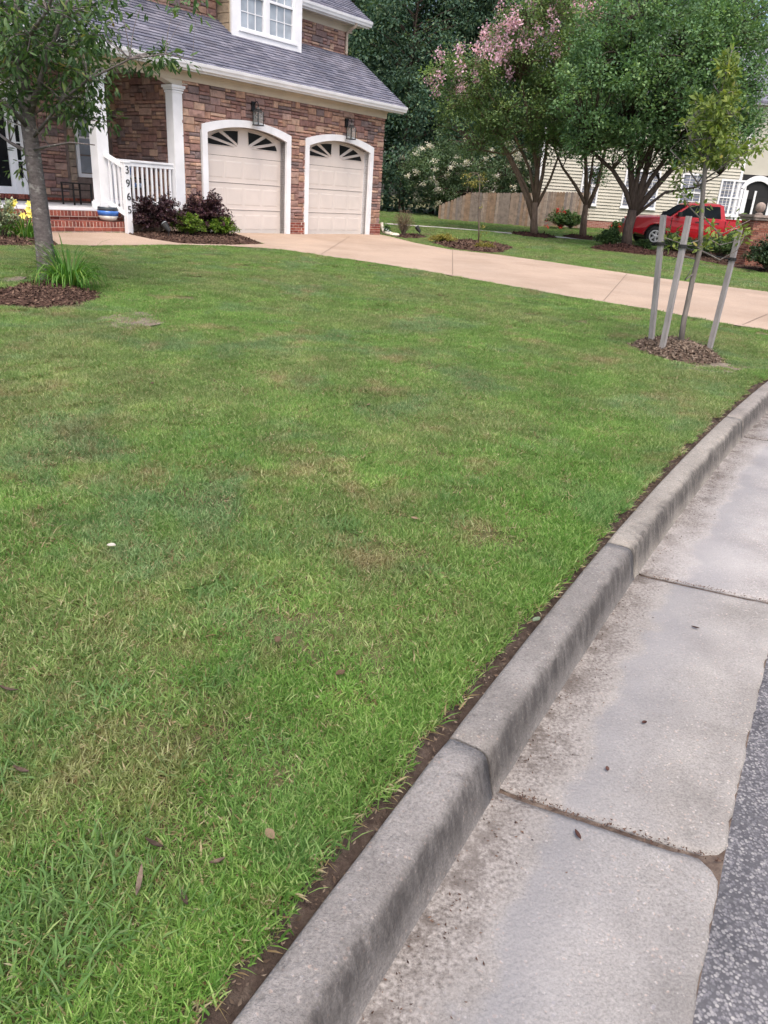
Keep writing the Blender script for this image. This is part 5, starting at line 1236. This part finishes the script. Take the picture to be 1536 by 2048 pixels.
# ---- the wood behind: tall trees, one by one
def wood_proto(h, r, n, ls, lw, low, seed):
    global RNG
    ells = [(0, 0, h * .62, r, r, h * .36), (r * .4, 0, h * .42, r * .8, r * .8, h * .22), (-r * .3, .3, h * .78, r * .7, r * .7, h * .2), (0, 0, low + h * .1, r * .85, r * .85, h * .14)]
    cl = clumps_in(ells, n, .7, .3, .45, seed); m_ = n * 30; m_ = len(cl) * 60; C = np.repeat(cl, 60, 0); D = unit(m_); P = C + D * (RNG.random((m_, 1)) ** .5) * np.array([.75, .75, .45]); A = D + unit(m_) * .5 - [0, 0, .25]
    me = leafmesh('crown', [leaves(P, A, unit(m_) + [0, 0, .6], ls * RNG.uniform(.6, 1.3, m_), lw, .2)]); me.materials.append(MATS['leaf_wood'])
    tb = MB(); tb.tube(wob((0, 0, -.2), (0, 0, h * .93), 8, .5, seed), taper(.16, .04, 8, 1.3), 7)
    for c in cl[::5]:
        z0 = max(low * .7, c[2] - .25 * math.hypot(c[0], c[1]) - .5); tb.tube([(0, 0, z0), (c[0] * .5, c[1] * .5, (z0 + c[2]) / 2 + .2), tuple(c)], [.05, .035, .012], 4, False)
    tm = tb.mesh('trunk', True); tm.materials.append(MATS['bark_brown']); return me, tm
protos = [wood_proto(17, 3.0, 430, .27, .13, 3, 1.), wood_proto(15, 3.4, 430, .20, .26, 1.5, 2.), wood_proto(19, 2.7, 430, .30, .10, 4, 3.)]
WOOD = [(-3, 48.5, 0), (3.2, 47.5, 2), (6, 46.8, 1), (9, 47, 0), (-7.5, 47, 0), (12.5, 50, 1), (-9, 50, 0), (-4.6, 47, 1), (-1.2, 52, 2), (1.6, 49, 0), (4.6, 54, 1), (7.6, 50, 2), (10.8, 55, 0), (-6.8, 56, 2), (-2.8, 59, 1), (2.8, 60, 0), (6.2, 61, 2), (9.6, 60, 1), (13.5, 59, 2), (17, 57, 0), (20.5, 55, 1), (-11.5, 58, 1), (-.2, 46.5, 1), (24, 53, 2), (-14, 52, 0), (15.2, 63, 1)]
WL = ['tall pine-like tree with hanging dark needles in the wood', 'leafy dark green tree branching low in the wood', 'tall narrow dark tree in the wood behind the houses']
for i, (x, y, k) in enumerate(WOOD):
    z = float(gz(x, y)) - .05; T = tag(empty('wood_tree', (x, y, z), random.uniform(0, 6.28)), WL[k], 'tree', 'trees of the dark wood behind the houses'); s = random.uniform(.88, 1.15); T.scale = (s, s, s * random.uniform(.95, 1.1))
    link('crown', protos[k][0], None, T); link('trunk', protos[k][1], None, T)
for px, ptop, pbot, Y in ((897, -40, 120, 49.5), (805, -40, 60, 50.2)):
    a = aty(px, -60, Y); e = aty(px - 4, 420, Y); e[2] = float(gz(e[0], Y)); T = tag(empty('bare_trunk', (e[0], Y, e[2])), 'pale bare trunk rising through the wood' if px > 850 else 'thin pale trunk leaning in the wood near the roof', 'tree')
    MB().tube([np.array(p) - [e[0], Y, e[2]] for p in wob(e, a, 8, .25, px)], taper(.13 if px > 850 else .08, .07 if px > 850 else .05, 8), 7).build('trunk', 'bark_pale', T, True)
# undergrowth that closes the wood at ground level
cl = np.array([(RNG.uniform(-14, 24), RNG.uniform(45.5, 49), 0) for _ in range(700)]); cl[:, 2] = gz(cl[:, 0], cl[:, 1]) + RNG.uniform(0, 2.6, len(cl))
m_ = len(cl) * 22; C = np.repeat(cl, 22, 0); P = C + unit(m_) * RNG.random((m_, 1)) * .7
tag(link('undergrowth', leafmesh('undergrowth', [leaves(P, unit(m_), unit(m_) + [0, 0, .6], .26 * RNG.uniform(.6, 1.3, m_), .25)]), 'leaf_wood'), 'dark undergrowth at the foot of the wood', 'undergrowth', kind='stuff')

# ---- shrubs near the neighbour's wall, pillar and pickup
for px, py, H_, R_, mat, lb, fl in ((1120, 458, .95, .85, 'leaf_shrub', 'green shrub with red flowers against the wooden fence', ('petal_red', 14, .06)), (1140, 459, .85, .7, 'leaf_shrub', 'green shrub beside the red-flowered one at the fence', None),
        (1232, 465, .55, .4, 'leaf_shrub', 'small red-flowered shrub at the brick foundation', ('petal_red', 7, .06)), (1215, 494, .62, .55, 'leaf_shrub', 'rounded green shrub on the fence side of the big trunk', None), (1284, 500, .34, .3, 'leaf_shrub', 'rounded green shrub between big trunk and pickup wheel', None),
        (1350, 505, .7, .75, 'leaf_shrub', 'green shrub below the pickup door behind the stakes', None), (1440, 520, .95, .95, 'leaf_shrub', 'large green shrub beside the brick pillar', None), (1400, 512, .6, .6, 'leaf_shrub', 'green shrub under the rear of the pickup', None), (1535, 545, .95, .80, 'leaf_box', 'dense dark clipped shrub before the brick pillar', None)):
    p = gnd(px, py)[:2]
    shrub('yard_shrub', lb, p, 150 if mat != 'leaf_box' else 260, H_, R_, .07, .36, mat, lps=30, flowers=fl, group='shrubs beyond the driveway')
# ================================================================ NEIGHBOUR'S SIDE
# wooden privacy fence, picket by picket
FY = 41.0
fence = tag(empty('picket_fence', (0, FY, 0)), 'weathered wooden privacy fence at the edge of the wood', 'fence')
pk = {}
x = 1.78; i = 0
while x < 9.3:
    h = float(np.interp(x, [1.78, 3.2, 7.2, 10], [.68, 1.36, 1.66, 1.7])) + random.uniform(-.015, .015); key = round(h, 2)
    if key not in pk:
        pk[key] = MB().add([(-.068, 0, 0), (.068, 0, 0), (.068, .018, 0), (-.068, .018, 0), (-.068, 0, key - .05), (.068, 0, key - .05), (.068, .018, key - .05), (-.068, .018, key - .05), (-.035, 0, key), (.035, 0, key), (.035, .018, key), (-.035, .018, key)],
              [(0, 1, 5, 4), (1, 2, 6, 5), (2, 3, 7, 6), (3, 0, 4, 7), (4, 5, 9, 8), (5, 6, 10, 9), (6, 7, 11, 10), (7, 4, 8, 11), (8, 9, 10, 11)]).mesh('picket'); pk[key].materials.append(MATS['wood_piece'])
    c = random.choice([(.25, .195, .155), (.21, .175, .15), (.28, .23, .19), (.24, .17, .12), (.19, .165, .15)])
    link('picket', pk[key], None, fence, (x, random.uniform(-.006, .006), float(gz(x, FY)) + .02), (0, random.uniform(-.008, .008), 0), c); x += .142
for z in (.3, .62):
    MB().tube([(1.75, .04, float(gz(1.75, FY)) + z), (9.3, .04, float(gz(9.3, FY)) + z * 2.2)], .04, 4).build('rail', 'wood_piece', fence, color=(.25, .2, .16))
for px_ in (1.8, 4.2, 6.6, 9.0): MB().box(px_ - .05, px_ + .05, .05, .15, float(gz(px_, FY)) - .2, float(gz(px_, FY)) + float(np.interp(px_, [1.78, 3.2, 7.2, 10], [.6, 1.25, 1.55, 1.6]))).build('post', 'wood_piece', fence, color=(.22, .18, .15))

# beige sided house
HYN = 41.6; nb = tag(empty('sided_house', (0, HYN, 0)), 'beige lap-sided house behind the red pickup and shade tree', 'house')
paint('siding', (.50, .48, .41), .6, .05, 1.2); paint('siding_gap_shade', (.30, .28, .24), .7); paint('far_roof', (.16, .16, .20), .9, .2, 5)
m, t, b = newmat('far_brick', .9, .15); bt = N(t, 'ShaderNodeTexBrick', i_Scale=1., i_4=.0); bt.inputs['Color1'].default_value = (.26, .10, .08, 1); bt.inputs['Color2'].default_value = (.34, .15, .12, 1); bt.inputs['Mortar'].default_value = (.42, .34, .30, 1)
bt.inputs['Scale'].default_value = 4.6; bt.inputs['Brick Width'].default_value = 1.0; bt.inputs['Row Height'].default_value = .33; bt.inputs['Mortar Size'].default_value = .03
sx_ = N(t, 'ShaderNodeSeparateXYZ'); cx_ = N(t, 'ShaderNodeCombineXYZ'); t.links.new(opos(t), sx_.inputs[0]); t.links.new(mth(t, 'ADD', sx_.outputs[0], sx_.outputs[1]), cx_.inputs[0]); t.links.new(sx_.outputs[2], cx_.inputs[1]); t.links.new(cx_.outputs[0], bt.inputs['Vector']); t.links.new(bt.outputs[0], b.inputs['Base Color'])
MB().box(6.7, 26, .02, 9, .3, 6.7).build('wall', 'siding_gap_shade', nb)  # darker copy of the siding, paints shade into the gaps between boards
MB().box(6.68, 26, -.02, .1, .2, 1.02).build('foundation', 'far_brick', nb)
bd = {}
nboard = 38
bme = MB().add([(6.7, 0, .155), (16.62, 0, .155), (16.62, -.05, 0), (6.7, -.05, 0), (6.7, .02, 0), (16.62, .02, 0)], [(0, 3, 2, 1), (4, 5, 2, 3), (0, 4, 3), (1, 2, 5)]).mesh('siding_board'); bme.materials.append(MATS['siding'])
for i in range(nboard): link('siding_board', bme, None, nb, (0, 0, 1.02 + i * .149))
MB().box(16.62, 16.74, -.05, .05, 1.0, 6.7).build('corner_board', 'white_paint', nb); MB().box(6.62, 6.74, -.04, .05, 1.0, 6.7).build('corner_board', 'white_paint', nb)
def far_window(x0, x1, z0, z1, cols, rows, parent=nb):
    w = empty('window', (0, 0, 0), 0, parent); f = .085
    fr = MB().box(x0, x0 + f, -.09, .02, z0, z1).box(x1 - f, x1, -.09, .02, z0, z1).box(x0 + f, x1 - f, -.09, .02, z0, z0 + f).box(x0 + f, x1 - f, -.09, .02, z1 - f, z1).box(x0 - .03, x1 + .03, -.12, .02, z0 - .05, z0)
    for k in range(1, cols // 3 if cols > 3 else 1): fr.box(x0 + (x1 - x0) * k / (cols // 3) - .05, x0 + (x1 - x0) * k / (cols // 3) + .05, -.085, .02, z0 + f, z1 - f)
    zm = (z0 + z1) / 2; fr.box(x0 + f, x1 - f, -.08, .02, zm - .03, zm + .03); fr.build('frame', 'white_paint', w)
    mn = MB()
    for k in range(1, cols): xx_ = x0 + f + (x1 - x0 - 2 * f) * k / cols; mn.box(xx_ - .011, xx_ + .011, -.062, -.03, z0 + f, z1 - f)
    for k in range(1, rows): zz_ = z0 + f + (z1 - z0 - 2 * f) * k / rows; mn.box(x0 + f, x1 - f, -.064, -.03, zz_ - .011, zz_ + .011)
    mn.build('muntin', 'white_paint', w)
    for a, b_ in ((z0 + f, zm - .03), (zm + .03, z1 - f)): MB().box(x0 + f, x1 - f, -.045, -.03, a, b_).build('pane', 'glass_mid', w)
Xs = lambda px, py: aty(px, py, HYN)
far_window(Xs(1160, 380)[0], Xs(1193, 400)[0], 1.72, 3.5, 3, 4)
far_window(Xs(1242, 400)[0], Xs(1312, 400)[0], 1.72, 3.5, 6, 4)
far_window(Xs(1355, 400)[0], Xs(1400, 400)[0], 1.72, 3.5, 3, 4)
far_window(Xs(1434, 400)[0], Xs(1486, 400)[0], 1.66, 3.34, 6, 4)
# arched entry
ent = empty('entry', (0, 0, 0), 0, nb); ex0 = 16.80
MB().box(ex0, 19.2, -.02, .02, .6, 3.9).build('recess_shade', 'dark_interior', ent)  # flat dark panel, the shade of the entry depth put into its colour
a_ = MB(); lo = arc(ex0 + .12, ex0 + 1.5, 2.95, 3.35, 14); band(a_, lo, arc(ex0 - .02, ex0 + 1.64, 3.0, 3.60, 14), -.12, .05); a_.box(ex0, ex0 + .12, -.1, .05, .6, 2.95).box(ex0 + 1.5, ex0 + 1.64, -.1, .05, .6, 3.0).build('arch', 'white_paint', ent)
MB().box(ex0 + .26, ex0 + .40, -.06, -.02, .6, 2.9).box(ex0 + .72, ex0 + .82, -.06, -.02, .6, 2.9).build('door_frame', 'white_paint', ent)
MB().box(ex0 + .42, ex0 + .70, -.05, -.025, 1.0, 2.5).build('sidelight', 'glass_dark', ent); MB().box(ex0 + .84, ex0 + 1.44, -.05, -.025, .6, 2.6).build('door', 'dark_frame', ent)
MB().box(ex0 + 1.7, 26, -.03, .03, 1.0, 6.7).box(ex0 - .06, ex0 + 1.7, -.03, .03, 3.62, 6.7).build('entry_wall', 'siding', nb)
MB().box(6.3, 26.3, -.45, .1, 6.66, 6.84).build('eave', 'white_paint', nb)
MB().prism_x([(-.5, 6.82), (4.6, 10.4), (9.6, 6.82), (9.6, 6.72), (-.5, 6.72)], 6.2, 26.4).build('roof', 'far_roof', nb)

# red pickup: x forward is towards -X, side towards the camera
TY = 33.0; tx0 = aty(1253, 455, TY)[0]; tz = float(gz(tx0 + 2, TY)) + .03
tr = tag(empty('pickup_truck', (tx0, TY, tz)), 'red crew-cab pickup truck parked before the beige house', 'truck')
LEN, WT = 5.75, 1.85; fwx, rwx, wr = .92, 4.15, .37
def arch_pts(cx, r, z0, n=10):
    return [(cx + r * math.cos(a), z0 + r * math.sin(a)) for a in np.linspace(math.pi, 0, n)]
prof = [(.02, .48), (.0, .62), (.02, .80), (.06, .98), (.16, 1.05), (.8, 1.09), (1.42, 1.13), (1.50, 1.13), (5.68, 1.13), (5.72, 1.10), (5.74, .55), (5.70, .45), (rwx + .47, .40)]
prof += arch_pts(rwx, .46, .38)[::-1][0:] + [(rwx - .47, .36), (fwx + .50, .33)] + arch_pts(fwx, .46, .38)[::-1] + [(fwx - .47, .42)]
def shell(mb, prof, ys_, inset):
    rings = [[(x, y, z) for x, z in prof] for y in ys_]
bodym = bmesh.new()
def loft(sections, cap=True):
    mb = MB(); n = len(sections[0]); V = [v for s in sections for v in s]; F = []
    for i in range(len(sections) - 1):
        for k in range(n): k2 = (k + 1) % n; F.append((i * n + k, (i + 1) * n + k, (i + 1) * n + k2, i * n + k2))
    if cap: F += [tuple(range(n)), tuple(range(len(sections) * n - 1, (len(sections) - 1) * n - 1, -1))]
    return mb.add(V, F)
def bulge(prof, y, k): return [(x, y + (math.copysign(.05, y) * (1 - abs((z - .75) / .5) ** 2 if .3 < z < 1.2 else 0)) * k, z) for x, z in prof]
secs = [bulge(prof, -.86, 1), bulge(prof, -.80, 0), [(x, 0, z + (.04 if z > 1 and x < 1.5 else 0)) for x, z in prof], bulge(prof, .80, 0), bulge(prof, .86, 1)]
secs[0] = [(x + (.03 if x < .1 else 0), y, z - (.03 if z > 1.04 else 0)) for x, y, z in secs[0]]; secs[4] = [(x + (.03 if x < .1 else 0), y, z - (.03 if z > 1.04 else 0)) for x, y, z in secs[4]]
body = loft(secs).build('body', 'red_paint', tr, False)
cabp = [(1.42, 1.10), (2.12, 1.60), (2.30, 1.67), (3.30, 1.69), (3.48, 1.64), (3.62, 1.10)]
cab = loft([[(x, -.82 + .0 * z + (.16 * (z - 1.1) / .6), z) for x, z in cabp], [(x, 0, z + (.03 if z > 1.5 else 0)) for x, z in cabp], [(x, .82 - (.16 * (z - 1.1) / .6), z) for x, z in cabp]]).build('cabin', 'red_paint', tr)
def sidey(z): return -.832 + .16 * (z - 1.1) / .6
def pane(pts_, nm='side_window'):
    MB().add([(x, sidey(z), z) for x, z in pts_] + [(x, -sidey(z), z) for x, z in pts_], [tuple(range(len(pts_))), tuple(range(2 * len(pts_) - 1, len(pts_) - 1, -1))]).build(nm, 'glass_truck', tr)
pane([(1.62, 1.16), (2.60, 1.16), (2.60, 1.60), (2.20, 1.60)]); pane([(2.68, 1.16), (3.42, 1.16), (3.34, 1.60), (2.68, 1.60)])
MB().add([(1.47, -.70, 1.14), (1.47, .70, 1.14), (2.10, .60, 1.595), (2.10, -.60, 1.595)], [(0, 1, 2, 3)]).build('windscreen', 'glass_truck', tr, loc=(-.012, 0, .012))
MB().add([(3.63, -.62, 1.16), (3.63, .62, 1.16), (3.51, .55, 1.60), (3.51, -.55, 1.60)], [(0, 3, 2, 1)]).build('rear_window', 'glass_truck', tr, loc=(.012, 0, 0))
MB().box(3.72, 5.62, -.74, .74, 1.115, 1.135).build('bed_opening', 'dark_interior', tr)
for y in (-.80, .80): MB().box(3.66, 5.70, y - .05, y + .05, 1.125, 1.165).build('bed_rail', 'red_paint', tr, bevel=.012)
for cx, y in ((fwx, -.80), (rwx, -.80), (fwx, .80), (rwx, .80)):
    w = empty('wheel', (cx, y, wr), 0, tr); sg = math.copysign(1, y)
    ty = MB().lathe([(.22, -.12), (.33, -.12), (.37, -.08), (.37, .08), (.33, .12), (.22, .12)], n=24).mesh('tyre', True); link('tyre', ty, 'rubber', w, None, (math.pi / 2, 0, 0))
    rm = MB().lathe([(0, .142), (.05, .142), (.06, .128), (.19, .124), (.205, .136), (.235, .134), (.235, .115), (0, .115)][::-1], n=20)
    link('rim', rm.mesh('rim', True), 'rim_silver', w, None, (math.pi / 2 * -sg if sg > 0 else math.pi / 2, 0, 0))
    hb = MB()
    for k in range(5):
        a = k * 2 * math.pi / 5; hb.tube([(.04 * math.cos(a), sg * .125, .04 * math.sin(a)), (.21 * math.cos(a), sg * .125, .21 * math.sin(a))], .024, 5)
    hb.build('spokes', 'rim_silver', w)
    vt = MB()
    for k in range(5):
        a = (k + .5) * 2 * math.pi / 5; vt.add([(r * math.cos(a + d), sg * .130, r * math.sin(a + d)) for r, d in ((.09, -.2), (.19, -.38), (.19, .38), (.09, .2))], [(0, 1, 2, 3)])
    tag(vt.build('vents', 'rubber', w), kind='stuff')
    MB().tube([(cx + .475 * math.cos(a), sg * .90, .38 + .475 * math.sin(a)) for a in np.linspace(.05, math.pi - .05, 14)], .028, 6).build('wheel_arch', 'red_paint', tr)
    MB().box(cx - .45, cx + .45, sg * .55 - .25, sg * .55 + .25, .45, .82).build('wheel_well', 'dark_interior', tr)
MB().box(-.08, .10, -.86, .86, .40, .60).build('front_bumper', 'red_paint', tr, bevel=.03); MB().box(5.70, 5.86, -.86, .86, .42, .58).build('rear_bumper', 'chrome', tr, bevel=.02)
for y in (-.70, .70):
    MB().box(-.02, .12, y - .15, y + .15, .74, .94).build('headlight', 'glass_pale', tr, bevel=.02); MB().box(5.66, 5.77, y - .12, y + .12, .72, 1.02).build('tail_light', 'tail_red', tr, bevel=.01) if False else None
    MB().box(5.60, 5.765, math.copysign(.83, y) - .06, math.copysign(.83, y) + .06, .72, 1.02).build('tail_light', 'glass_pale', tr, bevel=.01)
    MB().box(1.66, 1.80, math.copysign(.98, y) - .10, math.copysign(.98, y) + .10, 1.14, 1.32).build('mirror', 'plastic_dark', tr, bevel=.02)
for x in (2.50, 3.30): MB().box(x - .1, x + .06, -.925, -.90, .98, 1.01).build('door_handle', 'plastic_dark', tr)
ln = MB()
for x in (1.48, 2.64, 3.60): ln.box(x - .006, x + .006, -.915, -.86, .48, 1.09)
ln.build('door_seam', 'dark_interior', tr)
MB().box(1.5, 3.6, -.915, -.88, .62, .68).build('side_trim', 'red_paint', tr, bevel=.01); MB().box(.6, 5.5, -.7, .7, .28, .5).build('underbody', 'plastic_dark', tr)

# brick pillar with ball finial
g = gnd(1478, 530); PX, PY = aty(1508, 470, 24.6)[0], 24.6; pz = float(gz(PX, PY))
pil = tag(empty('brick_pillar', (PX, PY, pz), .2), 'brick gate pillar with a stone ball on its cap', 'pillar')
MB().box(-.295, .295, -.295, .295, 0, 1.34).build('core', 'brick_mortar', pil)
bb = MB(); r_ = 0; z = .003
while z < 1.32:
    for side in range(4):
        x = -.30 - (.105 if r_ % 2 else 0)
        while x < .30:
            a, e = max(x, -.30), min(x + .2, .31)
            if e - a > .03:
                bb.cur = pal([(.22, .085, .06), (.27, .115, .08), (.18, .075, .06), (.30, .15, .11)]); ca, sa = math.cos(side * math.pi / 2), math.sin(side * math.pi / 2)
                vv = [(px_ * ca - py_ * sa, px_ * sa + py_ * ca, pz_) for px_ in (a, e) for py_ in (-.315, -.29) for pz_ in (z, z + .058)]
                bb.add(vv, [(0, 4, 5, 1), (1, 5, 7, 3), (0, 2, 6, 4), (0, 1, 3, 2), (4, 6, 7, 5)])
            x += .21
    z += .067; r_ += 1
tag(bb.build('bricks', 'brick_joined', pil), kind='stuff')
paint('cast_stone', (.30, .24, .21), .9, .2, 10)
MB().box(-.37, .37, -.37, .37, 1.34, 1.41).box(-.41, .41, -.41, .41, 1.41, 1.49).build('cap', 'cast_stone', pil, bevel=.012)
MB().lathe([(0, 1.49), (.11, 1.49), (.11, 1.52), (.06, 1.55), (.06, 1.57)] + [(.145 * math.sin(a), 1.70 - .145 * math.cos(a)) for a in np.linspace(.5, math.pi - .02, 12)], n=20).build('ball_finial', 'cast_stone', pil, True)

# ================================================================ LITTER ON LAWN AND GUTTER
def litter(name, label, cat, px, py, L, w, mat, z=None, rz=0, up=.045, grp=None, curl=.25):
    P = onz(px, py, .012) if z == 'g' else gnd(px, py); zz_ = .018 if z == 'g' else float(gz(P[0], P[1])) + up
    n = 7; V = []
    for i in range(n):
        t = i / (n - 1); ww = w * math.sin(math.pi * min(max(t, .04), .97)) ** .7; hh = curl * L * (t - .5) ** 2
        V += [(L * (t - .5), -ww, hh + ww * .35), (L * (t - .5), 0, hh), (L * (t - .5), ww, hh + ww * .35)]
    F = [(i * 3 + k, i * 3 + k + 1, i * 3 + k + 4, i * 3 + k + 3) for i in range(n - 1) for k in range(2)]
    V2 = [(a, b_, c - .0015) for a, b_, c in V]; m_ = len(V)
    me = mesh_np(name, np.array(V + V2), F + [tuple(m_ + q for q in f[::-1]) for f in F], {'rnd': np.full(2 * m_, random.random())}, True)
    o = link(name, me, mat, None, (P[0], P[1], zz_), (random.uniform(-.15, .15), random.uniform(-.15, .15), rz)); return tag(o, label, cat, grp)
litter('fallen_petal', 'small white fallen petal on the grass', 'petal', 224, 1104, .035, .014, 'petal_white', up=.03)
litter('fallen_leaf', 'pale green leaf lying at the back edge of the kerb', 'leaf', 1072, 1243, .05, .012, 'leaf_variegated', up=.008, rz=.9)
for px, py, lb in ((305, 772, 'small tan dead leaf on the lawn below the bare patch'), (828, 1045, 'curled tan leaf in mid lawn'), (737, 815, 'tiny brown leaf near the lawn centre'), (680, 1357, 'grey-brown shrivelled leaf in the grass'), (540, 1682, 'reddish brown leaf near the kerb soil'), (1240, 862, 'pale dead leaf by the far kerb'), (555, 1290, 'ochre leaf scrap in the lawn')):
    litter('dead_leaf', lb, 'leaf', px, py, .034, .011, 'leaf_dry', up=.022, rz=random.uniform(0, 3), grp='dead leaves on the lawn')
for px, py, L, lb in ((280, 1775, .10, 'large splinter of brown bark in the grass'), (310, 1700, .075, 'upright sliver of grey bark in the lawn'), (435, 1735, .05, 'short bark chip near the kerb'), (20, 1390, .10, 'grey twig of bark at the lawn edge'), (370, 1810, .06, 'tan bark flake beside the big splinter'), (45, 1552, .08, 'thin bark strip in long grass')):
    litter('bark_chip', lb, 'bark', px, py, L * .75, .006, 'mulch_grey', up=.02, rz=random.uniform(0, 3), grp='bark chips in the lawn', curl=.4)
for px, py, L, lb in ((1390, 1257, .032, 'short dark bark chip on the far gutter slab'), (1155, 1672, .036, 'brown bark chip below the gutter joint'), (1288, 1447, .02, 'tiny dark chip in the middle of the gutter slab'), (1214, 1540, .018, 'tiny curled twig on the gutter slab')):
    litter('gutter_chip', lb, 'bark', px, py, L, .006, 'leaf_dark', 'g', random.uniform(0, 3), grp='chips in the gutter') if 'leaf_dark' in MATS else litter('gutter_chip', lb, 'bark', px, py, L, .006, 'mulch_red', 'g', random.uniform(0, 3), grp='chips in the gutter')
# grit and needles washed along the joints and the foot of the kerb
Pn = []
for _ in range(1500):
    s = RNG.uniform(cuts[1], cuts[1] + 13); u = .165 + abs(RNG.normal(0, .07)); x, y = at_arc(s, u); Pn.append((x, y, .004 + .022 * (u - .15) / .62))
for gj in gc[1:5]:
    for _ in range(240): u = RNG.uniform(.22, .77); x, y = at_arc(gj + .10 * u + RNG.normal(0, .008), u); Pn.append((x, y, .006 + .022 * (u - .15) / .62))
Pn = np.array(Pn); n = len(Pn); ax = unit(n); ax[:, 2] *= .15
tag(link('gutter_grit', leafmesh('gutter_grit', [leaves(Pn, ax, unit(n) * .3 + [0, 0, 1], RNG.uniform(.003, .012, n), .22, .8)]), 'mulch_brown'), 'dark grit and needle crumbs along the foot of the kerb', 'grit', kind='stuff')

Pn = np.array([(*at_arc(s_, -u_), .118 + .02 * (u_ / .1) + float(RNG.uniform(-.004, .004))) for s_, u_ in zip(RNG.uniform(cuts[0], cuts[0] + 16, 2600), np.abs(RNG.normal(.045, .035, 2600)) + .006)]); n = len(Pn); ax = unit(n); ax[:, 2] *= .3
tag(link('soil_crumbs', leafmesh('soil_crumbs', [leaves(Pn, ax, unit(n) * .5 + [0, 0, 1], RNG.uniform(.004, .022, n), .22, .6)]), 'mulch_grey'), 'crumbs of soil and straw in the trench behind the kerb', 'soil', kind='stuff')
